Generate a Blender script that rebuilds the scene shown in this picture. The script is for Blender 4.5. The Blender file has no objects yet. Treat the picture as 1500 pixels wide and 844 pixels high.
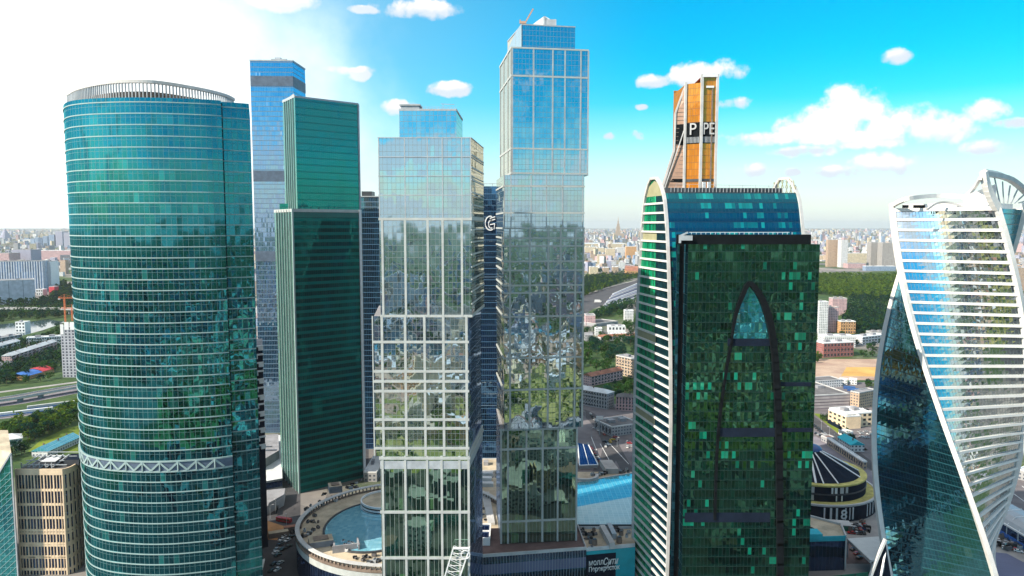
import bpy, math, random
from mathutils import Vector
R = math.radians
random.seed(7)
scene = bpy.context.scene
COL = scene.collection

# ------------------------------------------------------------------ camera model (used to turn photo measurements into metres)
F, H = 1090.0, 196.0
TH = math.atan(92 / F); CT, ST = math.cos(TH), math.sin(TH)
def ray(px, py):
    u = (px - 750) / F; v = (422 - py) / F
    return u, CT + v * ST, -ST + v * CT
def at(px, py, Y):
    x, y, z = ray(px, py); t = Y / y
    return Vector((x * t, Y, H + z * t))
def X(px, py, Y): return at(px, py, Y).x
def Z(py, Y): return at(750, py, Y).z
def gnd(px, py, z=0.0):
    x, y, w = ray(px, py); t = (z - H) / w
    return Vector((x * t, y * t, z))

# ------------------------------------------------------------------ node helper
class NT:
    def __init__(s, nt): s.nt = nt
    def n(s, t, props=None, ins=None):
        nd = s.nt.nodes.new(t)
        for k, v in (props or {}).items(): setattr(nd, k, v)
        for k, v in (ins or {}).items():
            if isinstance(v, bpy.types.NodeSocket): s.nt.links.new(v, nd.inputs[k])
            else: nd.inputs[k].default_value = v
        return nd
    def m(s, op, a, b=None, c=None, clamp=False):
        ins = {0: a}
        if b is not None: ins[1] = b
        if c is not None: ins[2] = c
        return s.n('ShaderNodeMath', {'operation': op, 'use_clamp': clamp}, ins).outputs[0]
    def vm(s, op, a, b=None):
        ins = {0: a}
        if b is not None: ins[1] = b
        return s.n('ShaderNodeVectorMath', {'operation': op}, ins).outputs[0]
    def scale(s, a, k):
        nd = s.n('ShaderNodeVectorMath', {'operation': 'SCALE'}, {0: a}); nd.inputs['Scale'].default_value = k
        return nd.outputs[0]
    def mix(s, f, a, b):
        nd = s.n('ShaderNodeMix', {'data_type': 'RGBA'}, {0: f, 6: a, 7: b}); return nd.outputs[2]
    def ss(s, v, lo, hi):
        nd = s.n('ShaderNodeMapRange', {'interpolation_type': 'SMOOTHSTEP'}, {0: v, 1: lo, 2: hi}); return nd.outputs[0]
def c4(c): return (c[0], c[1], c[2], 1.0)
MATS = {}
def newmat(name):
    m = bpy.data.materials.new(name); m.use_nodes = True; m.node_tree.nodes.clear(); MATS[name] = m
    return m, NT(m.node_tree)
def out(N, sh): N.n('ShaderNodeOutputMaterial', None, {0: sh})

def plain(name, col, rough=.7, var=.18, scale=.25, metal=0.0, spec=.4):
    """a solid surface with soft weathering"""
    m, N = newmat(name)
    tc = N.n('ShaderNodeTexCoord').outputs['Object']
    a = N.n('ShaderNodeTexNoise', None, {'Vector': tc, 'Scale': scale, 'Detail': 6.0, 'Roughness': .65}).outputs[0]
    lo = [x * (1 - var) for x in col]; hi = [min(1, x * (1 + var)) for x in col]
    cc = N.mix(N.ss(a, .3, .7), c4(lo), c4(hi))
    b = N.n('ShaderNodeBsdfPrincipled', None, {'Base Color': cc, 'Roughness': rough, 'Metallic': metal, 'Specular IOR Level': spec})
    out(N, b.outputs[0]); return m

def glass(name, w, h, tint, base, base2, f0=.4, rough=.02, tilt=.012, warp=.008, ws=.09, mull=(.5, .55, .55),
          mw=.14, mh=.3, sub=None, span=None, spancol=(.1, .1, .1), bright=None, seed=0.0, macro=0.0, alt=None):
    """curtain wall: every pane slightly out of true, so that each mirrors a different bit of the city"""
    m, N = newmat(name)
    uv = N.n('ShaderNodeUVMap').outputs[0]
    sp = N.n('ShaderNodeSeparateXYZ', None, {0: uv}); u, v = sp.outputs[0], sp.outputs[1]
    cu = N.m('DIVIDE', u, w); cv = N.m('DIVIDE', v, h)
    iu, iv = N.m('FLOOR', cu), N.m('FLOOR', cv); fu, fv = N.m('FRACT', cu), N.m('FRACT', cv)
    cell = N.n('ShaderNodeCombineXYZ', None, {0: iu, 1: iv, 2: seed}).outputs[0]
    wn = N.n('ShaderNodeTexWhiteNoise', {'noise_dimensions': '3D'}, {0: cell}); rv, rc = wn.outputs[0], wn.outputs[1]
    col = N.mix(N.m('POWER', rv, 2.0), c4(base), c4(base2))
    if bright:
        bc, prob, clus = bright
        big = N.n('ShaderNodeTexNoise', None, {'Vector': N.vm('MULTIPLY', cell, (clus, clus * 3.2, 1)), 'Scale': 1.0, 'Detail': 1.0}).outputs[0]
        wn2 = N.n('ShaderNodeTexWhiteNoise', {'noise_dimensions': '3D'}, {0: N.vm('ADD', cell, (13.7, 5.1, 3.3))}).outputs[0]
        hit = N.m('GREATER_THAN', N.m('ADD', N.m('MULTIPLY', big, 1.4), N.m('MULTIPLY', wn2, .80)), 1.66 - prob)
        col = N.mix(hit, col, N.mix(rv, c4([x * .35 for x in bc]), c4([min(1, x * 1.15) for x in bc])))
    if span:
        col = N.mix(N.m('LESS_THAN', fv, span), col, c4(spancol))
    geo = N.n('ShaderNodeNewGeometry')
    no = N.n('ShaderNodeTexNoise', None, {'Vector': uv, 'Scale': ws, 'Detail': 2.5, 'Roughness': .6}).outputs[1]
    d = N.scale(N.vm('SUBTRACT', rc, (.5, .5, .5)), tilt * 2)
    d2 = N.scale(N.vm('SUBTRACT', no, (.5, .5, .5)), warp * 4)
    nrm = N.vm('NORMALIZE', N.vm('ADD', N.vm('ADD', geo.outputs['Normal'], d), d2))
    fr = N.n('ShaderNodeFresnel', None, {'IOR': 1.5, 'Normal': nrm}).outputs[0]
    fac = N.m('MULTIPLY_ADD', fr, 1 - f0, f0, clamp=True)
    tn = c4(tint)
    if span: fac = N.m('MULTIPLY', fac, N.m('MULTIPLY_ADD', N.m('LESS_THAN', fv, span), -.35, 1.0))
    g = N.n('ShaderNodeBsdfGlossy', None, {'Color': tn, 'Roughness': rough, 'Normal': nrm}).outputs[0]
    df = N.n('ShaderNodeBsdfDiffuse', None, {'Color': col}).outputs[0]
    sh = N.n('ShaderNodeMixShader', None, {0: fac, 1: df, 2: g}).outputs[0]
    mask = None
    if mw: mask = N.m('LESS_THAN', fu, mw / w)
    if mh:
        k = N.m('LESS_THAN', fv, mh / h); mask = N.m('MAXIMUM', mask, k) if mask else k
    if sub:
        for sb in (sub if isinstance(sub, (list, tuple)) else [sub]):
            k = N.m('LESS_THAN', N.m('ABSOLUTE', N.m('SUBTRACT', fv, sb)), .07 / h); mask = N.m('MAXIMUM', mask, k)
    if mask:
        ml = N.n('ShaderNodeBsdfPrincipled', None, {'Base Color': c4(mull), 'Roughness': .45}).outputs[0]
        sh = N.n('ShaderNodeMixShader', None, {0: mask, 1: sh, 2: ml}).outputs[0]
    out(N, sh); return m

def walls(name, col, win=(.05, .06, .08), w=3.2, h=3.1, fu0=.25, fu1=.75, fv0=.3, fv1=.78, joint=True, rough=.8, stripe=None):
    """masonry with a regular grid of dark window openings"""
    m, N = newmat(name)
    uv = N.n('ShaderNodeUVMap').outputs[0]
    sp = N.n('ShaderNodeSeparateXYZ', None, {0: uv}); u, v = sp.outputs[0], sp.outputs[1]
    cu, cv = N.m('DIVIDE', u, w), N.m('DIVIDE', v, h)
    fu, fv = N.m('FRACT', cu), N.m('FRACT', cv)
    mk = N.m('MULTIPLY', N.m('MULTIPLY', N.m('GREATER_THAN', fu, fu0), N.m('LESS_THAN', fu, fu1)),
             N.m('MULTIPLY', N.m('GREATER_THAN', fv, fv0), N.m('LESS_THAN', fv, fv1)))
    cell = N.n('ShaderNodeCombineXYZ', None, {0: N.m('FLOOR', cu), 1: N.m('FLOOR', cv), 2: 3.0}).outputs[0]
    rv = N.n('ShaderNodeTexWhiteNoise', {'noise_dimensions': '3D'}, {0: cell}).outputs[0]
    nz = N.n('ShaderNodeTexNoise', None, {'Vector': uv, 'Scale': .12, 'Detail': 6.0}).outputs[0]
    wc = N.mix(N.ss(nz, .3, .7), c4([x * .85 for x in col]), c4([min(1, x * 1.12) for x in col]))
    if stripe:
        st = N.m('LESS_THAN', N.m('FRACT', N.m('DIVIDE', u, stripe[1])), stripe[2]); wc = N.mix(st, wc, c4(stripe[0]))
    gc = N.mix(rv, c4(win), c4([min(1, x * 2.6 + .01) for x in win]))
    rg = N.m('MULTIPLY_ADD', mk, .15 - rough, rough)
    b = N.n('ShaderNodeBsdfPrincipled', None, {'Base Color': N.mix(mk, wc, gc), 'Roughness': rg})
    out(N, b.outputs[0]); return m

# ------------------------------------------------------------------ mesh helper
def ccw(fp):
    a = sum(fp[i][0] * fp[(i + 1) % len(fp)][1] - fp[(i + 1) % len(fp)][0] * fp[i][1] for i in range(len(fp)))
    return list(fp) if a > 0 else list(reversed(fp))
class MB:
    def __init__(s): s.v, s.f, s.uv, s.m = [], [], [], []
    def poly(s, pts, uv=None, m=0):
        b = len(s.v); s.v.extend([tuple(p) for p in pts]); s.f.append(list(range(b, b + len(pts))))
        s.uv.extend(uv if uv else [(p[0], p[1]) for p in pts]); s.m.append(m); return s
    def wall(s, a, b, z0, z1, u0=0.0, m=0):
        L = math.hypot(b[0] - a[0], b[1] - a[1])
        s.poly([(a[0], a[1], z0), (b[0], b[1], z0), (b[0], b[1], z1), (a[0], a[1], z1)],
               [(u0, z0), (u0 + L, z0), (u0 + L, z1), (u0, z1)], m); return u0 + L
    def wl(s, *a): s.wall(*a); return s
    def prism(s, fp, z0, z1, m=0, mtop=None, bottom=True):
        fp = ccw(fp); u = 0.0; n = len(fp)
        for i in range(n): u = s.wall(fp[i], fp[(i + 1) % n], z0, z1, u, m)
        s.poly([(p[0], p[1], z1) for p in fp], None, m if mtop is None else mtop)
        if bottom: s.poly([(p[0], p[1], z0) for p in reversed(fp)], None, m)
        return s
    def box(s, x0, x1, y0, y1, z0, z1, m=0, mtop=None):
        return s.prism([(x0, y0), (x1, y0), (x1, y1), (x0, y1)], z0, z1, m, mtop)
    def obox(s, cx, cy, hx, hy, ang, z0, z1, m=0, mtop=None):
        ca, sa = math.cos(ang), math.sin(ang)
        return s.prism([(cx + ca * a - sa * b, cy + sa * a + ca * b) for a, b in ((-hx, -hy), (hx, -hy), (hx, hy), (-hx, hy))], z0, z1, m, mtop)
    def beam(s, p, q, w, h, m=0):
        """rectangular bar from p to q: w sideways, h upward"""
        p, q = Vector(p), Vector(q); d = (q - p).normalized()
        up = Vector((0, 0, 1)) if abs(d.z) < .98 else Vector((0, 1, 0))
        sd = d.cross(up).normalized(); up = sd.cross(d).normalized()
        a = sd * (w / 2); b = up * (h / 2)
        P = [p - a - b, p + a - b, p + a + b, p - a + b]; Q = [x + (q - p) for x in P]; L = (q - p).length
        for i in range(4):
            j = (i + 1) % 4; s.poly([P[i], P[j], Q[j], Q[i]], [(0, 0), (0, 1), (L, 1), (L, 0)], m)
        s.poly(list(reversed(P)), None, m); s.poly(Q, None, m); return s
    def tube(s, p, q, r, r2=None, n=8, m=0):
        p, q = Vector(p), Vector(q); r2 = r if r2 is None else r2; d = (q - p).normalized()
        up = Vector((0, 0, 1)) if abs(d.z) < .98 else Vector((1, 0, 0))
        a = d.cross(up).normalized(); b = a.cross(d)
        P = [p + (a * math.cos(2 * math.pi * i / n) + b * math.sin(2 * math.pi * i / n)) * r for i in range(n)]
        Q = [q + (a * math.cos(2 * math.pi * i / n) + b * math.sin(2 * math.pi * i / n)) * r2 for i in range(n)]
        for i in range(n): s.poly([P[i], P[(i + 1) % n], Q[(i + 1) % n], Q[i]], None, m)
        s.poly(list(reversed(P)), None, m); s.poly(Q, None, m); return s
    def ringwall(s, pts, z0, z1, m=0, closed=False, u0=0.0):
        n = len(pts); u = u0
        for i in range(n if closed else n - 1): u = s.wall(pts[i], pts[(i + 1) % n], z0, z1, u, m)
        return s
    def strip(s, inner, outer, z, m=0, closed=False, flip=False):
        n = len(inner)
        for i in range(n if closed else n - 1):
            j = (i + 1) % n; q = [(outer[i][0], outer[i][1], z), (outer[j][0], outer[j][1], z), (inner[j][0], inner[j][1], z), (inner[i][0], inner[i][1], z)]
            s.poly(list(reversed(q)) if flip else q, None, m)
        return s
    def ribbon(s, pts, prot, z0, z1, m=0, closed=False, inset=.3):
        """a solid band that follows a plan curve (walls run counter-clockwise), standing prot proud of it"""
        o = offset(pts, prot, closed); i = offset(pts, -inset, closed)
        s.ringwall(o, z0, z1, m, closed); s.strip(i, o, z1, m, closed); s.strip(i, o, z0, m, closed, True)
        s.ringwall(list(reversed(i)), z0, z1, m, closed)
        if not closed:
            for a, b in ((i[0], o[0]), (o[-1], i[-1])): s.wall(a, b, z0, z1, 0, m)
        return s
    def build(s, name, mats, parent=None, loc=(0, 0, 0)):
        me = bpy.data.meshes.new(name); lx, ly, lz = loc
        me.from_pydata([(a - lx, b - ly, c - lz) for a, b, c in s.v], [], s.f)
        ul = me.uv_layers.new(name='UVMap'); ul.data.foreach_set('uv', [t for q in s.uv for t in q])
        if not isinstance(mats, (list, tuple)): mats = [mats]
        for q in mats: me.materials.append(MATS[q] if isinstance(q, str) else q)
        me.polygons.foreach_set('material_index', s.m); me.update()
        o = bpy.data.objects.new(name, me); COL.objects.link(o)
        if parent is not None: o.parent = parent
        else: o.location = loc
        return o
def offset(pts, d, closed=False):
    n = len(pts); r = []
    for i in range(n):
        a = pts[i - 1] if (i > 0 or closed) else pts[i]; b = pts[(i + 1) % n] if (i < n - 1 or closed) else pts[i]
        dx, dy = b[0] - a[0], b[1] - a[1]; L = math.hypot(dx, dy) or 1
        r.append((pts[i][0] + dy / L * d, pts[i][1] - dx / L * d))
    return r
def spline(pts, n=6, closed=False):
    r = []; N = len(pts)
    for i in range(N if closed else N - 1):
        g = lambda k: pts[k % N] if closed else pts[max(0, min(N - 1, k))]
        p0, p1, p2, p3 = g(i - 1), g(i), g(i + 1), g(i + 2)
        for k in range(n):
            t = k / n
            r.append(tuple(.5 * (2 * p1[j] + (p2[j] - p0[j]) * t + (2 * p0[j] - 5 * p1[j] + 4 * p2[j] - p3[j]) * t * t + (3 * p1[j] - p0[j] - 3 * p2[j] + p3[j]) * t ** 3) for j in range(len(p1))))
    if not closed: r.append(tuple(pts[-1]))
    return r
def tag(o, label=None, cat=None, group=None, kind=None):
    for k, v in (('label', label), ('category', cat), ('group', group), ('kind', kind)):
        if v: o[k] = v
    return o
class Thing:
    """an Empty at the base; parts are added in world metres"""
    def __init__(s, name, label, cat, loc=(0, 0, 0), group=None):
        s.loc = tuple(loc); s.o = bpy.data.objects.new(name, None); s.o.location = loc; s.o.empty_display_size = 2
        COL.objects.link(s.o); tag(s.o, label, cat, group)
    def part(s, name, mb, mats, parent=None, label=None):
        o = mb.build(name, mats, parent or s.o, s.loc)
        if label: o['label'] = label
        return o
def single(name, mb, mats, label, cat, loc, group=None):
    o = mb.build(name, mats, None, loc); return tag(o, label, cat, group)
def copy_tree(root, loc, rz=0.0, label=None, group=None, sc=1.0):
    r = root.copy(); COL.objects.link(r); r.location = loc; r.rotation_euler = (0, 0, rz); r.scale = (sc, sc, sc)
    if label: r['label'] = label
    if group: r['group'] = group
    for ch in list(root.children):
        c = ch.copy(); COL.objects.link(c); c.parent = r
    return r

# ------------------------------------------------------------------ materials
# -- stone, metal, paint
plain('white_paint', (.70, .69, .67), .5, .06)
plain('white_panel', (.72, .73, .74), .4, .08)
plain('band_pale', (.30, .40, .40), .4, .08)
plain('pier_grey', (.43, .45, .44), .45, .1)
plain('grey_metal', (.36, .39, .42), .45, .15)
plain('dark_metal', (.055, .06, .07), .4, .2)
plain('ink_navy', (.010, .016, .030), .75, .2, spec=.03)
plain('black', (.007, .009, .011), .75, .2, spec=.03)
plain('concrete', (.36, .355, .35), .85, .2, .1)
plain('pale_concrete', (.50, .50, .50), .8, .15, .1)
plain('roof_tan', (.46, .39, .29), .9, .25, .12)
plain('roof_grey', (.25, .25, .27), .9, .25, .1)
plain('roof_pale', (.58, .60, .62), .8, .18, .1)
plain('roof_dark', (.13, .125, .13), .9, .25, .1)
plain('roof_brown', (.16, .105, .10), .9, .25, .15)
plain('roof_rust', (.30, .13, .085), .85, .3, .1)
plain('roof_red', (.52, .05, .07), .6, .2, .1)
plain('roof_blue', (.05, .18, .55), .5, .15, .1)
plain('mech_brown', (.20, .15, .12), .8, .3, .2)
plain('stone_beige', (.70, .54, .37), .8, .12, .2)
plain('bark', (.09, .065, .045), .9, .3, .6)
plain('orange_paint', (.62, .16, .05), .5, .15)
plain('louver_dark', (.09, .125, .18), .5, .2)
plain('panel_olive', (.34, .33, .20), .5, .12)
plain('blue_band', (.04, .17, .55), .4, .1)
plain('green_band', (.004, .12, .11), .35, .15)
plain('teal_band', (.01, .36, .44), .4, .1)
plain('tan_stripe', (.40, .25, .18), .5, .1)
plain('green_hoarding', (.015, .16, .10), .6, .2)
plain('yellow_moss', (.50, .44, .14), .9, .3, .2)
plain('earth_orange', (.46, .22, .09), .95, .35, .05)
plain('tyre', (.02, .02, .02), .8, .1)
for nm, c in (('car_white', (.75, .75, .75)), ('car_black', (.02, .02, .025)), ('car_silver', (.42, .43, .45)), ('car_red', (.40, .03, .03)), ('car_blue', (.04, .09, .25)), ('car_yellow', (.65, .42, .03))):
    plain(nm, c, .25, .03)
plain('car_glass', (.02, .025, .03), .08, .05, spec=.8)
plain('window_glass', (.035, .045, .055), .1, .3, spec=.7)
plain('sign_white', (.8, .8, .8), .5, .02)
# -- curtain walls
TEAL = (.30, .86, .86)
glass('round_glass', 2.45, 5.3, (.045, .42, .50), (.0005, .005, .010), (.0015, .026, .034), f0=.42, tilt=.009, warp=.018, ws=.075, mull=(.10, .18, .19), mw=.15, mh=0, sub=.66, bright=((.02, .15, .14), .12, .16), seed=1)
glass('blue_glass', 1.5, 4.4, (.50, .72, 1.0), (.008, .03, .07), (.02, .07, .14), f0=.5, tilt=.012, warp=.004, mull=(.13, .2, .28), mw=.16, mh=.55, span=.22, spancol=(.05, .12, .2), bright=((.25, .34, .42), .02, .13), seed=2)
glass('blue_glass_dark', 1.6, 4.6, (.10, .24, .52), (.004, .012, .03), (.008, .03, .06), f0=.5, tilt=.012, warp=.006, mull=(.07, .16, .27), mw=.10, mh=.42, seed=3)
glass('green_glass', 1.5, 5.1, (.02, .30, .28), (.002, .036, .036), (.004, .056, .054), f0=.10, tilt=.004, warp=.006, ws=.04, mull=(.008, .055, .05), mw=.10, mh=0, span=.42, spancol=(.004, .145, .13), seed=4)
glass('green_glass_upper', 1.6, 5.1, (.025, .36, .36), (.001, .02, .024), (.003, .04, .042), f0=.44, tilt=.005, warp=.010, ws=.05, mull=(.008, .075, .075), mw=.08, mh=.16, seed=5, span=.18, spancol=(.003, .035, .036))
glass('green_glass_side', 1.6, 5.1, (.30, .62, .56), (.02, .10, .09), (.06, .2, .17), f0=.5, tilt=.006, warp=.006, mull=(.35, .45, .40), mw=.18, mh=0, seed=6)
CITY = dict(f0=.60, tilt=.005, warp=.015, ws=.09, mull=(.19, .22, .23), mw=.11, mh=.17)
glass('capital_glass', 1.85, 5.35, (.62, .84, .98), (.003, .010, .012), (.014, .036, .036), sub=(.5,), bright=((.10, .15, .09), .0, .12), seed=7, **CITY)
glass('capital_glass_side', 1.85, 5.35, (.88, .86, .74), (.006, .016, .018), (.04, .05, .04), sub=(.36,), bright=((.16, .17, .10), .06, .12), seed=8, **CITY)
glass('capital_glass_low', 1.95, 5.0, (.48, .78, .60), (.003, .014, .011), (.014, .038, .026), f0=.46, tilt=.006, warp=.007, ws=.075, mull=(.26, .30, .29), mw=.13, mh=0, bright=((.07, .18, .07), .10, .16), seed=9)
glass('capital_glass_blue', 1.7, 5.0, (.42, .55, .78), (.01, .02, .04), (.03, .05, .09), f0=.45, tilt=.008, warp=.008, mull=(.25, .3, .38), mw=.14, mh=.2, seed=10)
glass('slab_glass', 1.7, 4.6, (.10, .30, .17), (.0004, .004, .004), (.0015, .020, .015), f0=.32, tilt=.017, warp=.020, ws=.08, mull=(.006, .025, .02), mw=.12, mh=.26, span=.28, spancol=(.003, .02, .018), bright=((.006, .25, .16), .17, .09), seed=11)
glass('slab_glass_reflection', 1.7, 4.6, (.14, .62, .70), (.004, .06, .07), (.01, .16, .17), f0=.55, tilt=.02, warp=.012, mull=(.01, .05, .05), mw=.10, mh=.22, bright=((.01, .32, .24), .12, .11), seed=12)  # brighter teal copy of the slab glass, colours in the reflected arch
glass('vault_glass', 1.7, 4.7, (.04, .30, .38), (.002, .026, .042), (.004, .06, .07), f0=.5, tilt=.012, warp=.008, mull=(.004, .02, .035), mw=.10, mh=.30, span=.42, spancol=(.002, .02, .045), bright=((.01, .36, .31), .36, .11), seed=13)
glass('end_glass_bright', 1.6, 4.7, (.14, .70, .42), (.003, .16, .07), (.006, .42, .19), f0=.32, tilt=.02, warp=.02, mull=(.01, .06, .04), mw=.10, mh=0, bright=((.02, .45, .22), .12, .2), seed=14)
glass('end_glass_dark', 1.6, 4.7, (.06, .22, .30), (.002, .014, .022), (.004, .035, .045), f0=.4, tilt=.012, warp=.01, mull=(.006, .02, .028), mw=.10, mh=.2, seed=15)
glass('twist_dark', 1.5, 5.3, (.16, .44, .56), (.003, .022, .034), (.006, .045, .06), f0=.5, tilt=.010, warp=.012, ws=.07, mull=(.012, .07, .09), mw=.08, mh=.55, sub=(.5,), bright=((.06, .14, .16), .0, .1), seed=16)
glass('twist_light', 1.5, 5.3, (.80, .88, .90), (.02, .04, .05), (.06, .09, .09), f0=.62, tilt=.018, warp=.012, ws=.06, mull=(.12, .15, .16), mw=.15, mh=0, seed=17)
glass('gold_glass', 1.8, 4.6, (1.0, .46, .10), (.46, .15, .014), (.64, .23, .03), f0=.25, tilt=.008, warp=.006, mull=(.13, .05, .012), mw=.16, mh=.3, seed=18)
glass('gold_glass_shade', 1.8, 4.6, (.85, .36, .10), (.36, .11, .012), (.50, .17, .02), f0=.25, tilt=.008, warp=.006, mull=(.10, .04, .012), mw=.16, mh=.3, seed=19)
glass('teal_glass', 2.6, 3.6, (.12, .62, .70), (.004, .07, .09), (.01, .12, .13), f0=.5, tilt=.012, warp=.01, mull=(.10, .30, .33), mw=.14, mh=.22, seed=20)
glass('navy_glass', 2.2, 4.0, (.10, .2, .42), (.004, .008, .022), (.012, .025, .06), f0=.4, tilt=.010, warp=.01, mull=(.04, .06, .11), mw=.12, mh=.0, seed=21)
glass('atrium_glass', 3.0, 3.0, (.42, .82, .92), (.06, .32, .42), (.10, .42, .50), f0=.32, tilt=.010, warp=.01, mull=(.22, .42, .48), mw=.22, mh=.22, seed=22)
glass('atrium_pale', 3.0, 3.0, (.70, .86, .86), (.50, .68, .66), (.62, .78, .74), f0=.2, tilt=.010, warp=.01, mull=(.55, .66, .64), mw=.26, mh=.26, seed=23)
glass('dome_glass', 2.4, 2.4, (.60, .86, 1.0), (.22, .54, .70), (.36, .70, .84), f0=.36, tilt=.006, warp=.006, mull=(.10, .28, .33), mw=.18, mh=.18, seed=24)
# -- ordinary city walls
walls('wall_white', (.66, .66, .66)); walls('wall_cream', (.66, .55, .38)); walls('wall_pink', (.55, .36, .36)); walls('wall_lavender', (.36, .36, .46), w=4, fu0=.3, fu1=.62)
walls('wall_grey', (.36, .36, .37)); walls('wall_orange', (.62, .33, .13)); walls('wall_brick', (.34, .12, .10)); walls('wall_tan', (.46, .34, .24))
walls('wall_blue', (.28, .36, .48), win=(.05, .08, .13), fu0=.15, fu1=.85); walls('wall_stripe', (.62, .65, .70), win=(.05, .09, .16), w=6.5, h=60, fu0=.35, fu1=.9, fv0=-1, fv1=2)
walls('wall_plain_lavender', (.50, .49, .56), w=30, h=200, fu0=.02, fu1=.05, fv0=-1, fv1=2)
walls('wall_tower_tan', (.48, .33, .22), w=2.6, h=3.0, fu0=.15, fu1=.85, fv0=.45, fv1=.8)
walls('wall_tower_grey', (.40, .37, .34), w=4.2, h=300, fu0=.3, fu1=.7, fv0=-1, fv1=2, win=(.10, .10, .11))
walls('wall_hall', (.40, .36, .36), w=80, h=3.3, fu0=-1, fu1=2, fv0=.0, fv1=.3, win=(.10, .085, .10))
walls('wall_frame_concrete', (.36, .37, .42), w=4.6, h=3.9, fu0=.25, fu1=.72, fv0=.2, fv1=.72, win=(.012, .016, .03))
CITYWALLS = ['wall_white', 'wall_cream', 'wall_pink', 'wall_grey', 'wall_tan', 'wall_blue', 'wall_white', 'wall_lavender', 'roof_pale', 'roof_grey', 'roof_rust', 'roof_dark']

def foliage(name, c0, c1):
    m, N = newmat(name)
    geo = N.n('ShaderNodeNewGeometry')
    oi = N.n('ShaderNodeObjectInfo').outputs['Random']
    nz = N.n('ShaderNodeTexNoise', None, {'Vector': geo.outputs['Position'], 'Scale': .07, 'Detail': 4.0}).outputs[0]
    f = N.m('ADD', N.m('MULTIPLY', N.ss(nz, .3, .7), .5), N.m('ADD', N.m('MULTIPLY', oi, .25), N.m('MULTIPLY', geo.outputs['Random Per Island'], .25)))
    cc = N.mix(f, c4(c0), c4(c1))
    d = N.n('ShaderNodeBsdfDiffuse', None, {'Color': cc}).outputs[0]; t = N.n('ShaderNodeBsdfTranslucent', None, {'Color': cc}).outputs[0]
    out(N, N.n('ShaderNodeMixShader', None, {0: .25, 1: d, 2: t}).outputs[0])
foliage('leaf_dark', (.014, .055, .018), (.055, .12, .028))
foliage('leaf_light', (.055, .12, .015), (.15, .21, .025))
foliage('leaf_blue', (.008, .038, .030), (.018, .062, .04))

def ground_mat():
    m, N = newmat('ground_city')
    pos = N.n('ShaderNodeNewGeometry').outputs['Position']
    n1 = N.n('ShaderNodeTexNoise', None, {'Vector': pos, 'Scale': .0035, 'Detail': 7.0, 'Roughness': .6}).outputs[0]
    n2 = N.n('ShaderNodeTexNoise', None, {'Vector': N.vm('ADD', pos, (900, 300, 0)), 'Scale': .012, 'Detail': 6.0, 'Roughness': .65}).outputs[0]
    n3 = N.n('ShaderNodeTexVoronoi', {'feature': 'F1'}, {'Vector': pos, 'Scale': .022}).outputs[1]
    a = N.mix(N.ss(n2, .42, .58), c4((.12, .115, .125)), c4((.24, .22, .21)))
    n3v = N.n('ShaderNodeSeparateXYZ', None, {0: n3}).outputs[0]
    b = N.mix(.55, a, N.mix(n3v, c4((.05, .05, .055)), c4((.36, .33, .30))))
    g = N.mix(N.ss(n2, .3, .7), c4((.025, .065, .022)), c4((.075, .11, .03)))
    cc = N.mix(N.ss(n1, .46, .56), b, g)
    out(N, N.n('ShaderNodeBsdfPrincipled', None, {'Base Color': cc, 'Roughness': .9, 'Specular IOR Level': .2}).outputs[0])
ground_mat()
def surf(name, a, b, scale, rough=.9, dots=None):
    m, N = newmat(name)
    pos = N.n('ShaderNodeNewGeometry').outputs['Position']
    n = N.n('ShaderNodeTexNoise', None, {'Vector': pos, 'Scale': scale, 'Detail': 9.0, 'Roughness': .68}).outputs[0]
    cc = N.mix(N.ss(n, .32, .68), c4(a), c4(b))
    out(N, N.n('ShaderNodeBsdfPrincipled', None, {'Base Color': cc, 'Roughness': rough, 'Specular IOR Level': .25}).outputs[0])
surf('asphalt', (.115, .105, .115), (.18, .165, .175), .05)
surf('asphalt_blue', (.13, .14, .22), (.17, .18, .28), .03)
surf('asphalt_dark', (.05, .05, .056), (.085, .082, .09), .05)
surf('pavement', (.26, .25, .25), (.36, .34, .33), .08)
surf('lawn_mat', (.07, .115, .015), (.17, .22, .02), .03)
surf('park_mix', (.06, .11, .012), (.40, .36, .13), .024)
surf('grass_dark', (.025, .06, .02), (.06, .10, .025), .03)
surf('earth_site', (.30, .20, .16), (.48, .36, .27), .018)
surf('earth_gold', (.44, .25, .08), (.60, .38, .12), .02)
surf('ballast', (.15, .14, .17), (.24, .22, .25), .03)
surf('road_line', (.62, .62, .62), (.75, .75, .75), .2)
m, N = newmat('water')
nz = N.n('ShaderNodeTexNoise', None, {'Vector': N.n('ShaderNodeNewGeometry').outputs['Position'], 'Scale': .2, 'Detail': 3.0}).outputs[0]
bp = N.n('ShaderNodeBump', None, {'Strength': .12, 'Height': nz}).outputs[0]
out(N, N.n('ShaderNodeBsdfPrincipled', None, {'Base Color': (.05, .09, .11, 1), 'Roughness': .06, 'Normal': bp, 'Specular IOR Level': .8}).outputs[0])
# ------------------------------------------------------------------ camera, light, sky
cam = bpy.data.cameras.new('camera'); co = bpy.data.objects.new('camera', cam); COL.objects.link(co); scene.camera = co
cam.sensor_width = 36; cam.lens = F / 1500 * 36; cam.clip_end = 200000; cam.clip_start = 1
co.location = (0, 0, H); co.rotation_euler = (math.pi / 2 - TH, 0, 0)
SUN_AZ, SUN_EL = R(-119), R(35)
sd = Vector((math.sin(SUN_AZ) * math.cos(SUN_EL), math.cos(SUN_AZ) * math.cos(SUN_EL), math.sin(SUN_EL)))
sl = bpy.data.lights.new('sun', 'SUN'); sl.energy = 5.0; sl.angle = R(.5); sl.color = (1, .90, .74)
so = bpy.data.objects.new('sun', sl); COL.objects.link(so); so.rotation_euler = (-sd).to_track_quat('-Z', 'Y').to_euler()
so.location = (-300, -100, 600)

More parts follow.
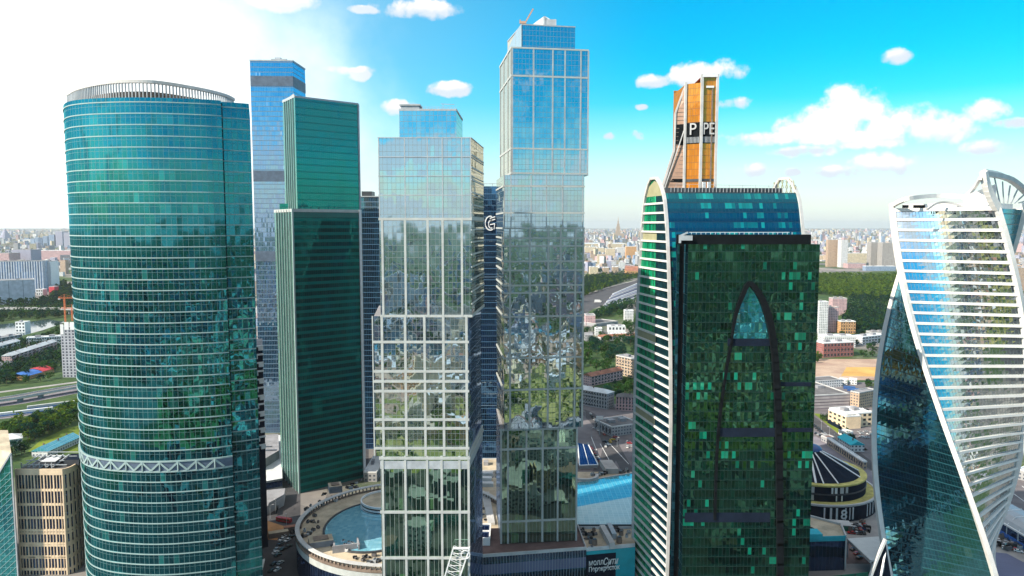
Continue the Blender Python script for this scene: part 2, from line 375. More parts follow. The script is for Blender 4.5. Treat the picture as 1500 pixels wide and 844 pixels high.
def azel(px, py):
    x, y, z = ray(px, py); return math.atan2(x, y), math.atan2(z, math.hypot(x, y))
world = bpy.data.worlds.new('World'); scene.world = world; world.use_nodes = True
world.node_tree.nodes.clear(); W = NT(world.node_tree)
def build_sky():
    sky = W.n('ShaderNodeTexSky', {'sky_type': 'NISHITA', 'sun_disc': False, 'sun_elevation': SUN_EL, 'sun_rotation': SUN_AZ % (2 * math.pi),
                                   'altitude': 200, 'air_density': 1.0, 'dust_density': .6, 'ozone_density': 1.6}).outputs[0]
    D = W.n('ShaderNodeTexCoord').outputs['Generated']
    sp = W.n('ShaderNodeSeparateXYZ', None, {0: D})
    az = W.m('ARCTAN2', sp.outputs[0], sp.outputs[1]); el = W.m('ARCSINE', sp.outputs[2])
    blobs = [(1120, 203, 62, 13), (1190, 185, 70, 26), (1262, 152, 52, 32), (1322, 180, 62, 30), (1378, 186, 62, 24), (1440, 163, 42, 20), (1290, 205, 60, 14),
             (1165, 223, 50, 9), (1292, 240, 52, 17), (1238, 251, 40, 10), (1442, 219, 32, 13), (1488, 180, 42, 8), (1312, 83, 22, 12), (1110, 250, 30, 12), (1162, 254, 12, 7),
             (1030, 110, 52, 17), (958, 118, 24, 11), (1075, 151, 26, 10), (891, 200, 8, 6), (935, 199, 12, 8), (941, 158, 11, 5),
             (662, 131, 28, 10), (495, 102, 36, 7), (522, 108, 15, 8), (612, 12, 62, 14), (535, 14, 26, 7), (408, 2, 52, 13), (590, 160, 24, 12)]
    wn = W.n('ShaderNodeTexNoise', None, {'Vector': D, 'Scale': 12.0, 'Detail': 10.0, 'Roughness': .56}).outputs[0]
    wob = W.n('ShaderNodeTexNoise', None, {'Vector': D, 'Scale': 22.0, 'Detail': 4.0}).outputs[1]
    ws = W.n('ShaderNodeSeparateXYZ', None, {0: wob})
    azw = W.m('ADD', az, W.m('MULTIPLY', W.m('SUBTRACT', ws.outputs[0], .5), .020)); elw = W.m('ADD', el, W.m('MULTIPLY', W.m('SUBTRACT', ws.outputs[1], .5), .012))
    def field(dx, dy):
        f = None
        for px, py, w, h in blobs:
            a, e = azel(px, py); a1, _ = azel(px + w, py); _, e1 = azel(px, py - h)
            qa = W.m('MULTIPLY', W.m('SUBTRACT', azw, a + dx), 1 / abs(a1 - a)); qe = W.m('MULTIPLY', W.m('SUBTRACT', elw, e + dy), 1 / abs(e1 - e))
            d = W.m('SUBTRACT', 1.0, W.m('ADD', W.m('MULTIPLY', qa, qa), W.m('MULTIPLY', qe, qe)))
            f = d if f is None else W.m('SMOOTH_MAX', f, d, .35)
        return f
    wf = W.n('ShaderNodeTexNoise', None, {'Vector': D, 'Scale': 46.0, 'Detail': 6.0, 'Roughness': .6}).outputs[0]
    f0 = W.m('ADD', W.m('ADD', field(0, 0), W.m('MULTIPLY', W.m('SUBTRACT', wf, .5), 3.0)), W.m('MULTIPLY', W.m('SUBTRACT', wn, .5), 5.2))
    f1 = W.m('ADD', field(-.006, .012), W.m('MULTIPLY', W.m('SUBTRACT', wn, .5), 4.6))
    mask = W.ss(f0, -.55, .7); lit = W.ss(W.m('ADD', f1, W.m('MULTIPLY', W.m('SUBTRACT', wf, .5), 2.0)), -1.7, 1.1)
    # scattered fair-weather clouds in the rest of the sky (seen mirrored in the facades)
    pz = W.n('ShaderNodeCombineXYZ', None, {0: W.m('DIVIDE', sp.outputs[0], W.m('ADD', W.m('ABSOLUTE', sp.outputs[2]), .12)), 1: W.m('DIVIDE', sp.outputs[1], W.m('ADD', W.m('ABSOLUTE', sp.outputs[2]), .12)), 2: 4.0}).outputs[0]
    bn = W.n('ShaderNodeTexNoise', None, {'Vector': pz, 'Scale': .9, 'Detail': 7.0, 'Roughness': .55}).outputs[0]
    behind = W.ss(W.m('ABSOLUTE', az), .75, 1.0)
    m2 = W.m('MULTIPLY', W.ss(bn, .52, .64), behind)
    # haze bank near the horizon and the bright veil of cloud on the sun's side
    hz = W.ss(el, W.m('MULTIPLY_ADD', behind, -.11, .26), -.01)
    low = W.m('POWER', hz, 2.0)
    ga, ge = azel(95, 190)
    da = W.m('MULTIPLY', W.m('SUBTRACT', az, ga), .92); de = W.m('SUBTRACT', el, ge)
    gd = W.m('SQRT', W.m('ADD', W.m('MULTIPLY', da, da), W.m('MULTIPLY', W.m('MULTIPLY', de, de), 1.25)))
    veil = W.m('ADD', W.ss(W.m('ADD', gd, W.m('MULTIPLY', W.m('SUBTRACT', wn, .5), .16)), .41, .12), 0.0)
    veil2 = W.m('MULTIPLY', W.ss(gd, .72, .10), .42)
    hs = W.n('ShaderNodeHueSaturation', None, {'Saturation': 2.0, 'Value': 1.3, 'Hue': .478, 'Color': sky}).outputs[0]
    k = 10.0
    c = W.mix(W.m('MULTIPLY', low, .74), hs, (.44 * k, .56 * k, .64 * k, 1))
    c = W.mix(W.m('MULTIPLY', W.ss(el, .42, .85), .8), c, (.70 * k, .68 * k, .64 * k, 1))  # sky overhead, out of view, whitened to add neutral fill light
    c = W.mix(veil2, c, (.42 * k, .62 * k, .68 * k, 1))
    cl = W.mix(lit, (.50 * k, .56 * k, .62 * k, 1), (.78 * k, .73 * k, .72 * k, 1))
    c = W.mix(W.m('MULTIPLY', mask, W.ss(el, -.01, .04)), c, cl)
    c = W.mix(W.m('MULTIPLY', m2, .8), c, (.60 * k, .64 * k, .68 * k, 1))
    c = W.mix(veil, c, (.90 * k, .92 * k, .90 * k, 1))
    bg = W.n('ShaderNodeBackground', None, {'Color': c, 'Strength': .1})
    W.n('ShaderNodeOutputWorld', None, {0: bg.outputs[0]})
build_sky()
vs = scene.view_settings; scene.display_settings.display_device = 'sRGB'
vs.view_transform = 'Standard'; vs.look = 'None'; vs.exposure = 0.68; vs.gamma = 1; vs.use_curve_mapping = False
scene.render.engine = 'CYCLES'; cy = scene.cycles
cy.use_denoising = True; cy.max_bounces = 6; cy.glossy_bounces = 4; cy.diffuse_bounces = 2; cy.transmission_bounces = 2; cy.volume_bounces = 0; cy.transparent_max_bounces = 4
cy.use_adaptive_sampling = True; cy.adaptive_threshold = .015; cy.caustics_reflective = False; cy.caustics_refractive = False; cy.sample_clamp_indirect = 6

# ------------------------------------------------------------------ the ground
def sheet(name, pts, z, mat, kind='structure', label=None):
    fp = ccw([(p[0], p[1]) for p in pts]); c = (sum(p[0] for p in fp) / len(fp), sum(p[1] for p in fp) / len(fp), z)
    o = MB().poly([(x, y, z) for x, y in fp]).build(name, mat, None, c); tag(o, label, None, None, kind); return o
def gsheet(name, pix, z, mat, **k): return sheet(name, [gnd(*p) for p in pix], z, mat, **k)
def gband(name, pix, width, z, mat, **k):
    """a road or strip of constant width along a line of photo points"""
    P = [gnd(*p) for p in pix]; P = spline([(p.x, p.y) for p in P], 6)
    a, b = offset(P, width / 2), offset(P, -width / 2); mb = MB()
    for i in range(len(P) - 1): mb.poly([(a[i][0], a[i][1], z), (a[i + 1][0], a[i + 1][1], z), (b[i + 1][0], b[i + 1][1], z), (b[i][0], b[i][1], z)])
    o = mb.build(name, mat, None, (0, 0, 0)); tag(o, None, None, None, 'structure'); return o
G = 45000
gm = MB(); st = [-G, -6000, -2500, -900, 0, 900, 2500, 6000, G]
for i in range(8):
    for j in range(8): gm.poly([(st[i], st[j], 0), (st[i + 1], st[j], 0), (st[i + 1], st[j + 1], 0), (st[i], st[j + 1], 0)])
tag(gm.build('ground', 'ground_city'), None, None, None, 'structure')
hb = MB().box(-G - 900, G + 900, -G - 900, G + 900, -1.0, 372)
hz = hb.build('haze', []); hz['kind'] = 'stuff'
m, N = newmat('air'); pv = N.n('ShaderNodeVolumePrincipled', None, {'Color': (.93, .97, 1, 1), 'Density': 2.2e-5, 'Anisotropy': .2})
N.n('ShaderNodeOutputMaterial', None, {1: pv.outputs[0]}); hz.data.materials.append(m)

# ------------------------------------------------------------------ helpers for towers
def hit(px, py, A, B):
    """where the line of sight through a photo point meets the vertical plane through A and B"""
    rx, ry, rz = ray(px, py); dx, dy = B[0] - A[0], B[1] - A[1]; nx, ny = dy, -dx
    t = (A[0] * nx + A[1] * ny) / (rx * nx + ry * ny)
    return Vector((rx * t, ry * t, H + rz * t))
def edge_box(mb, A, B, t0, t1, z0, z1, prot, inset=.25, m=0):
    """block on the wall A-B between the fractions t0 and t1, standing prot proud"""
    dx, dy = B[0] - A[0], B[1] - A[1]; L = math.hypot(dx, dy); nx, ny = dy / L, -dx / L
    p = [(A[0] + dx * t + nx * o, A[1] + dy * t + ny * o) for t, o in ((t0, -inset), (t1, -inset), (t1, prot), (t0, prot))]
    return mb.prism(p, z0, z1, m)
def frac(p, A, B):
    dx, dy = B[0] - A[0], B[1] - A[1]; return ((p[0] - A[0]) * dx + (p[1] - A[1]) * dy) / (dx * dx + dy * dy)
def piers(T, A, B, pix, z0, z1, w, prot, mat, name='pier'):
    L = math.hypot(B[0] - A[0], B[1] - A[1])
    for px, py in pix:
        t = frac(hit(px, py, A, B), A, B); T.part(name, edge_box(MB(), A, B, t - w / 2 / L, t + w / 2 / L, z0, z1, prot), mat)
def bands(T, edges, zs, h, prot, mat, name='floor_band'):
    for z in zs:
        mb = MB()
        for A, B in edges: edge_box(mb, A, B, -prot / 50, 1 + prot / 50, z - h / 2, z + h / 2, prot)
        T.part(name, mb, mat)
def quad_tower(T, FL, FR, BR, BL, z0, z1, mats, name='curtain_wall', roof='roof_grey'):
    mb = MB(); u = 0.0
    for k, (a, b) in enumerate(((FL, FR), (FR, BR), (BR, BL), (BL, FL))): u = mb.wall(a, b, z0, z1, 0.0, k)
    o = T.part(name, mb, mats)
    T.part('roof', MB().poly([(p[0], p[1], z1) for p in (FL, FR, BR, BL)]), roof); return o
def xy(v): return (v[0], v[1])

# ================================================================== 1. the broad round glass tower
T = Thing('round_tower', 'broad round teal glass tower with pale floor bands and open colonnade crown', 'skyscraper', (-185, 385, 0))
plan = [(112, 425), (105, 398), (104, 383), (110, 373), (124, 367), (150, 362.5), (195, 360), (240, 360.5), (285, 363.5), (312, 366), (331, 369)]
drum = spline([((px - 750) / F * Y, Y) for px, Y in plan], 7)
ZT = 256.5
N1 = ((330.2 - 750) / F * 375, 375); wing = [N1, ((334 - 750) / F * 376, 375), ((352 - 750) / F * 378, 377.5), ((371 - 750) / F * 381, 381)]
wb = ((372.2 - 750) / F * 432, 432)
mb = MB(); mb.ringwall(drum, 0, ZT); T.part('curtain_wall', mb, 'round_glass')
mb = MB(); mb.wall(drum[-1], N1, 0, ZT); T.part('reveal', mb, 'dark_metal')
mb = MB(); mb.ringwall(wing, 0, 256.9); mb.wall(wing[-1], wb, 0, 256.9); mb.wall(wb, (drum[0][0], 432), 0, 250); mb.wall((drum[0][0], 432), drum[0], 0, 250); T.part('wing_curtain_wall', mb, 'round_glass')
T.part('roof', MB().poly([(x, y, ZT - .6) for x, y in ccw(drum + [N1, (N1[0] * 1.15, 430), (drum[0][0], 430)])]), 'roof_tan')
T.part('wing_roof', MB().poly([(x, y, 256.3) for x, y in ccw(wing + [wb, (N1[0] * 1.15, 431)])]), 'roof_grey')
for k in range(1, 49):
    z = k * 5.3
    if k in (14,): continue
    mb = MB().ribbon(drum, .28, z - .25, z + .25); T.part('floor_band', mb, 'band_pale')
    if z < 257:
        zz = z; mb = MB().ribbon(wing, .28, zz - .25, zz + .25); T.part('floor_band', mb, 'band_pale')
mb = MB().ribbon(drum, .2, 74.5, 79.2); T.part('belt_wall', mb, 'louver_dark')
dl = offset(drum, .55); acc = [0.0]
for i in range(len(dl) - 1): acc.append(acc[-1] + math.dist(dl[i], dl[i + 1]))
def along(pts, acc, s):
    for i in range(len(acc) - 1):
        if acc[i + 1] >= s: t = (s - acc[i]) / (acc[i + 1] - acc[i]); return (pts[i][0] * (1 - t) + pts[i + 1][0] * t, pts[i][1] * (1 - t) + pts[i + 1][1] * t)
    return pts[-1]
mb = MB(); s = 14.0; k = 0
while s < acc[-1] - 5:
    a, b = along(dl, acc, s), along(dl, acc, s + 4.3)
    z0, z1 = (74.9, 78.9) if k % 2 else (78.9, 74.9)
    mb.beam((*a, z0), (*b, z1), .5, .9)
    if k % 2: mb.beam((*b, 74.6), (*b, 79.1), .5, .7)
    s += 4.3; k += 1
T.part('belt_truss', mb, 'band_pale')
T.part('belt_rail', MB().ribbon(drum, .65, 79.0, 79.7), 'band_pale'); T.part('belt_rail', MB().ribbon(drum, .65, 73.9, 74.6), 'band_pale')
# colonnade crown
cp = [((px - 750) / F * Y, Y) for px, Y in ((110, 408), (124, 392), (150, 379), (190, 371), (240, 373), (300, 391), (336, 409), (350, 424))]
cr = spline(cp, 8); zc = 196 + 208.5 * 370 / F
cr_full = cr + [((330 - 750) / F * 446, 446), ((200 - 750) / F * 452, 452), ((120 - 750) / F * 432, 432)]
T.part('crown_ring', MB().ribbon(cr, .5, zc - 1.5, zc, inset=1.6), 'pale_concrete')
ins = offset(cr, -3.2)
T.part('plant_room', MB().prism(ins + [(p[0], p[1]) for p in cr_full[len(cr):]], ZT - .5, ZT + 5.2, 0, 1), ['mech_brown', 'roof_grey'])
ac = [0.0]
for i in range(len(cr) - 1): ac.append(ac[-1] + math.dist(cr[i], cr[i + 1]))
s = 1.0
while s < ac[-1]:
    p = along(cr, ac, s); T.part('crown_column', MB().obox(p[0], p[1], .2, .45, 0, ZT - .6, zc - 1.5), 'grey_metal'); s += 1.75
# balconied annex at the back
A = (X(371, 560, 436), 436); B = (X(386, 560, 440), 440); z1 = at(380, 507, 436).z
mb = MB().prism([A, B, (B[0] * 1.06, B[1] * 1.06), (A[0] * 1.06, A[1] * 1.06)], 0, z1, 0, 1); T.part('annex', mb, ['ink_navy', 'roof_grey'])
z = z1
k = 0
while z > 62:
    mb = MB(); edge_box(mb, A, B, .02, 1.0, z - .9, z, 1.1); edge_box(mb, A, B, .0 if k % 2 else .55, .45 if k % 2 else 1.0, z - 3.0, z - .95, .9); T.part('balcony', mb, 'white_panel'); z -= 5.0; k += 1
while z > 8:
    T.part('balcony', edge_box(MB(), A, B, .02, .35, z - 2, z, .9), 'white_panel'); z -= 4.0

# ================================================================== 2. slim blue tower behind
T = Thing('blue_tower', 'slim pale blue glass tower with dark louvre storeys behind the green slab', 'skyscraper', (-220, 705, 0))
FL = (X(373, 330, 690), 690); FR = (X(434.5, 330, 692), 692); BR = (X(452, 330, 728), 728); BL = (FL[0] - 2, 728)
z1 = Z(88, 690)
quad_tower(T, FL, FR, BR, BL, 0, z1, ['blue_glass', 'blue_glass', 'blue_glass', 'blue_glass'])
for py0, py1 in ((111, 126), (250, 266), (368, 383)):
    za, zb = at(400, py1, 690).z, at(400, py0, 690).z; mb = MB()
    for A, B in ((FL, FR), (FR, BR)): edge_box(mb, A, B, 0, 1, za, zb, .25)
    T.part('louvre_band', mb, 'louver_dark')
bands(T, [(FL, FR), (FR, BR)], [z1 - .3], 1.2, .4, 'grey_metal', 'parapet')
mb = MB().box(FL[0] + 16, FL[0] + 30, 700, 715, z1, z1 + 3.2).box(FL[0] + 19, FL[0] + 24, 702, 708, z1 + 3.2, z1 + 5.0); T.part('plant_room', mb, 'grey_metal')

# ================================================================== 3. the green slab tower
T = Thing('green_tower', 'dark green striped glass tower with taller slab rising behind and finned side', 'skyscraper', (-140, 560, 0))
A = Vector((X(429, 330, 531), 531)); B = Vector((X(527, 330, 566), 566)); C = Vector((X(402.5, 330, 568), 568)); D = B + C - A
zl = at(430, 309, 531).z
mb = MB(); mb.wall(A, B, 0, zl, 0, 0); mb.wall(B, D, 0, zl, 0, 1); mb.wall(D, C, 0, zl, 0, 1); mb.wall(C, A, 0, zl, 0, 1)
T.part('curtain_wall', mb, ['green_glass', 'green_glass_side'])
T.part('roof', MB().poly([(p[0], p[1], zl) for p in (A, B, D, C)]), 'roof_grey')
edge_box(mb := MB(), A, B, -.01, 1.012, zl - .7, zl + 1.5, .45); edge_box(mb, C, A, 0, 1.0, zl - .7, zl + 1.5, .4); T.part('parapet', mb, 'pier_grey')
T.part('corner_pier', edge_box(MB(), A, B, .985, 1.022, 0, zl + 1.5, .9, 1.2), 'white_panel')
T.part('corner_pier', edge_box(MB(), A, B, -.012, .010, 0, zl + 1.5, .5, .5), 'band_pale')
for i in range(1, 7): T.part('fin', edge_box(MB(), C, A, i / 7 - .006, i / 7 + .006, 0, zl + 1, .8), 'band_pale')
T.part('top_band', edge_box(MB(), A, B, .01, .985, zl - 4.5, zl - .8, .12), 'green_band')
E = (C - A); Fd = (B - A)
A2 = A + .25 * E + .14 * Fd; C2 = A2 + .66 * E; B2 = A2 + .96 * Fd; D2 = C2 + .96 * Fd
zu = at(437, 142, A2.y).z
mb = MB(); mb.wall(A2, B2, zl - 2, zu, 0, 0); mb.wall(B2, D2, zl - 2, zu, 0, 1); mb.wall(D2, C2, zl - 2, zu, 0, 1); mb.wall(C2, A2, zl - 2, zu, 0, 2)
T.part('upper_curtain_wall', mb, ['green_glass_upper', 'green_glass_side', 'green_glass_side'])
T.part('upper_roof', MB().poly([(p[0], p[1], zu) for p in (A2, B2, D2, C2)]), 'roof_grey')
edge_box(mb := MB(), A2, B2, 0, 1.0, zu - .4, zu + .9, .3); edge_box(mb, C2, A2, 0, 1.0, zu - .4, zu + 1.6, .3); T.part('upper_parapet', mb, 'grey_metal')
T.part('upper_corner_pier', edge_box(MB(), A2, B2, .985, 1.01, zl, zu, .5, .8), 'grey_metal')
for i in range(1, 6): T.part('fin', edge_box(MB(), C2, A2, i / 6 - .008, i / 6 + .008, zl, zu, .6), 'band_pale')
V2 = lambda *a: Vector(a)
T.part('roof_house', MB().prism([C + V2(4, 0), C + V2(13, -6), C + V2(18, 2), C + V2(9, 8)], zl, zl + 6), 'green_glass_upper')
T.part('roof_crane', MB().beam((*(A2 + .4 * E), zu + .5), (*(A2 + .4 * E + Vector((5, 0))), zu + 4.5), .8, .8).box(A2.x - 5, A2.x - 2, A2.y + 12, A2.y + 15, zu, zu + 3), 'pale_concrete')

# ================================================================== 4. two navy towers behind
T = Thing('navy_tower', 'navy glass slab squeezed between the green tower and the shorter stepped tower', 'skyscraper', (-122, 660, 0))
FL, FR = (X(515, 330, 640), 640), (X(580, 330, 640), 640); z1 = Z(288, 640)
quad_tower(T, FL, FR, (FR[0] + 2, 690), (FL[0] + 2, 690), 0, z1, ['blue_glass_dark'] * 4)
T.part('stair_head', MB().box(X(529, 282, 640), X(544, 282, 640), 642, 656, z1, z1 + 4.5), 'dark_metal')
bands(T, [(FL, FR)], [z1], .9, .4, 'grey_metal', 'parapet'); T.part('pale_band', edge_box(MB(), FL, FR, 0, 1, Z(306, 640), Z(290, 640), .2), 'blue_glass')
T = Thing('emblem_tower', 'dark navy tower with white emblem, seen in the gap between both stepped towers', 'skyscraper', (-20, 625, 0))
FL, FR = (X(668, 330, 600), 600), (X(752, 330, 600), 600); z1 = Z(273, 600)
quad_tower(T, FL, FR, (FR[0], 650), (FL[0], 650), 0, z1, ['blue_glass_dark'] * 4)
bands(T, [(FL, FR)], [20 + 9.6 * k for k in range(21)], .6, .35, 'blue_glass', 'floor_band')
mb = MB()
for i in range(7): mb.beam((FL[0] + 2 + i * 6.8, 603, z1), (FL[0] + 2 + i * 6.8, 603, z1 + 2.4), .4, .4)
mb.beam((FL[0], 603, z1 + 2.2), (FR[0], 603, z1 + 2.2), .4, .4); T.part('roof_frame', mb, 'grey_metal')
def arc(cx, cz, rx, rz, a0, a1, y, w, n=14):
    mb = MB(); P = [(cx + rx * math.cos(R(a0 + (a1 - a0) * i / n)), y, cz + rz * math.sin(R(a0 + (a1 - a0) * i / n))) for i in range(n + 1)]
    for i in range(n): mb.beam(P[i], P[i + 1], .5, w)
    return mb
c = at(717, 327, 599.5)
mb = arc(c.x + .6, c.z, 4.0, 5.6, 70, 300, 599.4, .9); q = arc(c.x + 1.2, c.z - .8, 2.0, 3.2, 60, 300, 599.4, .8)
for z_ in (2.2, .2): mb.beam((c.x + .3, 599.4, c.z + z_ + 1.6), (c.x + 4.6, 599.4, c.z + z_ + 3.0), .5, .8)
mb.beam((c.x + .4, 599.4, c.z - 1.2), (c.x + 4.4, 599.4, c.z - .4), .5, .8); mb.beam((c.x + 4.2, 599.4, c.z - .6), (c.x + 3.6, 599.4, c.z - 5), .5, .8)
em = T.part('emblem', mb, 'sign_white'); T.part('emblem_curl', q, 'sign_white', em)

# ================================================================== 5. shorter stepped tower
T = Thing('stepped_tower', 'shorter pale stepped glass tower, its shifted blocks gridded with grey piers', 'skyscraper', (-42, 345, 0))
Y0, Y1 = 322.0, 365.0
def corners(pl, pr, pb, py, y0=Y0, y1=Y1):
    return xy(at(pl, py, y0)), xy(at(pr, py, y0)), xy(at(pb, py, y1)), xy(at(pl + 8, py, y1))
FL, FR, BR, BL = a_ = corners(555.5, 690.5, 708.5, 330)
zA1 = at(620, 201.5, Y0).z; zA0 = at(620, 463, Y0).z; zC1 = at(620, 668, Y0).z
quad_tower(T, *a_, zA0, zA1, ['capital_glass', 'capital_glass_side', 'capital_glass_side', 'capital_glass_side'])
piers(T, FL, FR, [(560.7, 390), (594, 390), (627, 390), (648.7, 390), (676.7, 390)], zA0, at(620, 322, Y0).z, .95, .35, 'pier_grey')
piers(T, FL, FR, [(556.3, 330), (594, 330), (627, 330), (648.7, 330), (677, 330), (689.8, 330)], at(620, 322, Y0).z + .5, zA1, .42, .22, 'grey_metal')
bands(T, [(FL, FR), (FR, BR)], [at(620, y, Y0).z for y in (321, 463)], 1.1, .3, 'pier_grey')
bands(T, [(FL, FR), (FR, BR)], [at(620, y, Y0).z for y in (201.8, 286, 258, 230)], .35, .2, 'grey_metal', 'transom')
bands(T, [(FR, BR)], [zA0 + 5.35 * k for k in range(1, 14)], .55, .25, 'pier_grey', 'side_band')
FLb, FRb, BRb, BLb = b_ = corners(547.5, 685.5, 704.5, 460)
T.part('middle_block', (lambda mb: [mb.wall(p, q, zC1, zA0 - .1, 0, k) for k, (p, q) in enumerate(((FLb, FRb), (FRb, BRb), (BRb, BLb), (BLb, FLb)))] and mb)(MB()), ['capital_glass', 'capital_glass_blue', 'capital_glass_side', 'capital_glass_side'])
T.part('middle_soffit', MB().poly([(p[0], p[1], zA0 - .05) for p in (FLb, FRb, BRb, BLb)]), 'roof_grey')
piers(T, FLb, FRb, [(560.7, 560), (594.5, 560), (622.5, 560), (650, 560), (683.6, 560)], zC1, zA0, 1.05, .4, 'pier_grey')
piers(T, FLb, FRb, [(547, 560)], zC1, zA0, .5, .3, 'pier_grey')
bands(T, [(FLb, FRb)], [at(620, y, Y0).z for y in (501, 544, 558.7, 573, 614.7, 627.5, 656.5)], 1.05, .45, 'pier_grey')
FLc, FRc, BRc, BLc = c_ = corners(556, 691, 709, 500)
FLc, FRc = xy(hit(558.5, 760, FLc, FRc)), xy(hit(687, 668, FLc, FRc)); BRc = xy(at(706.5, 640, Y1 + 2)); BLc = (FLc[0] + 1.5, Y1)
quad_tower(T, FLc, FRc, BRc, BLc, 0, zC1, ['capital_glass_low', 'capital_glass_blue', 'capital_glass_blue', 'capital_glass_low'], 'lower_block', 'roof_brown')
piers(T, FLc, FRc, [(561.5, 750), (594.5, 750), (626.5, 750), (647.5, 750), (673.5, 750), (686.4, 700)], 0, zC1, 1.0, .4, 'pier_grey')
bands(T, [(FLc, FRc), (FRc, BRc)], [at(620, y, Y0).z for y in (671,)], 1.2, .6, 'pier_grey')
bands(T, [(FLc, FRc)], [at(620, y, Y0).z for y in (750, 817)], 1.15, .5, 'pier_grey')
bands(T, [(FLc, FRc), (FRc, BRc)], [at(620, 681, Y0).z], 3.7, .18, 'grey_metal', 'panel_band')
edge_box(mb := MB(), FRc, BRc, 0, 1, zC1, zC1 + 1.6, .35); T.part('terrace_parapet', mb, 'pier_grey')
p_ = corners(585, 668.5, 677.5, 180, Y0 + 6, Y1 - 6)
zP = at(625, 162, Y0 + 6).z
quad_tower(T, *p_, zA1, zP, ['capital_glass', 'capital_glass_side', 'capital_glass_side', 'capital_glass_side'], 'penthouse_wall', 'roof_grey')
bands(T, [(p_[0], p_[1]), (p_[1], p_[2])], [zP + .3], .9, .2, 'grey_metal', 'parapet')
mb = MB().box(p_[0][0] + .6, p_[0][0] + 8.5, Y0 + 7, Y0 + 15, zP, zP + 2.2).box(p_[0][0], p_[0][0] + 9, Y0 + 6.5, Y0 + 15.5, zP + 2.2, zP + 2.9); T.part('roof_house', mb, 'grey_metal')
mb = MB()
for i in range(11): x = p_[0][0] + 10 + i * 1.4; mb.beam((x, Y0 + 6.6, zP), (x, Y0 + 6.6, zP + 1.7), .12, .12)
mb.beam((p_[0][0] + 9.5, Y0 + 6.6, zP + 1.6), (p_[1][0], Y0 + 6.6, zP + 1.6), .12, .12); mb.beam((p_[1][0] - 6, Y0 + 9, zP), (p_[1][0] - 6, Y0 + 9, zP + 3.4), .2, .2); mb.beam((p_[1][0] - 7, Y0 + 9, zP + 3.3), (p_[1][0] - 1, Y0 + 9, zP + 3.0), .2, .25); T.part('roof_rail', mb, 'grey_metal')

# white lattice mast in front of its foot
T = Thing('lattice_mast', 'white lattice hoist leaning at the foot of the shorter stepped tower', 'crane', (-24, 316, 0))
P = [at(664, 803, 318), at(688, 803, 318)]; Q = [at(650, 850, 318), at(672, 850, 318)]
mb = MB()
for k in (0, 1): mb.beam(Q[k] + (Q[k] - P[k]) * .6, P[k], .5, .5); mb.beam(Q[k] + (Q[k] - P[k]) * .6 + Vector((0, 2, 0)), P[k] + Vector((0, 2, 0)), .35, .35)
T.part('boom', mb, 'white_panel'); mb = MB()
for i in range(9):
    t0, t1 = i / 8 * 1.5 - .02, (i + 1) / 8 * 1.5
    a = P[0].lerp(Q[0], t0); b = P[1].lerp(Q[1], t1); c = P[1].lerp(Q[1], t0); mb.beam(a, b, .22, .22); mb.beam(a, c, .22, .22); mb.beam(a + Vector((0, 2, 0)), b + Vector((0, 2, 0)), .2, .2)
T.part('lattice', mb, 'white_panel'); T.part('head_sheave', arc(at(682, 812, 317.5).x, at(682, 812, 317.5).z, 1.9, 1.9, 0, 360, 317.2, .35), 'white_panel')
T.part('head_beam', MB().beam(P[0], P[1], .8, .7), 'white_panel')
mb = MB().beam((P[0].x - 1, 319, 0), (P[0].x - 8, 319, at(650, 850, 318).z), .6, .6).beam((P[1].x + 1, 319, 0), (P[1].x - 4, 319, at(650, 850, 318).z), .6, .6); T.part('support', mb, 'grey_metal')

# ================================================================== 6. tallest stepped tower
T = Thing('tallest_tower', 'tallest stepped glass tower in the middle, deep blue at the top, standing on its podium', 'skyscraper', (18, 412, 0))
FL, FR, BL = xy(at(750, 70, 388)), xy(at(862.5, 70, 394.5)), xy(at(732, 98, 436)); FL = xy(at(749, 70, 388)); BR = (BL[0] + FR[0] - FL[0], BL[1] + 6.5)
zA1 = at(750, 70.5, 388).z; zA0 = at(860, 257.5, 394).z; zB0 = at(840, 626, 392).z
quad_tower(T, FL, FR, BR, BL, zA0, zA1, ['capital_glass', 'capital_glass_side', 'capital_glass_side', 'capital_glass_side'])
piers(T, FL, FR, [(750.5, 150), (781.5, 150), (809.5, 150), (827.5, 150), (850.5, 150), (861.5, 150)], zA0, zA1, .75, .25, 'grey_metal')
piers(T, BL, FL, [(738, 160), (744, 160)], zA0, zA1, .9, .3, 'pier_grey')
piers(T, BL, FL, [(733, 160), (748.5, 160)], zA0, zA1, .7, .3, 'pier_grey')
for A_, B_, h_ in ((FL, FR, .8), (BL, FL, 1.0)):
    for y in (71, 112, 218, 254): T.part('floor_band', edge_box(MB(), A_, B_, 0, 1, at(790, y, 390).z - h_ / 2, at(790, y, 390).z + h_ / 2, .3), 'pier_grey')
pf = [xy(at(765, 50, 396)), xy(at(842.5, 50, 401)), None, xy(at(743.5, 60, 432))]; pf[2] = (pf[3][0] + pf[1][0] - pf[0][0], pf[3][1] + 5)
zP = at(800, 37.5, 398).z
quad_tower(T, pf[0], pf[1], pf[2], pf[3], zA1, zP, ['capital_glass', 'capital_glass_side', 'capital_glass_side', 'capital_glass_side'], 'penthouse_wall', 'roof_grey')
bands(T, [(pf[0], pf[1]), (pf[3], pf[0])], [zP], .6, .2, 'grey_metal', 'parapet')
mb = MB(); x0, x1, zf0 = X(774, 30, 405), X(818, 30, 405), zP; n = 12; prev = None
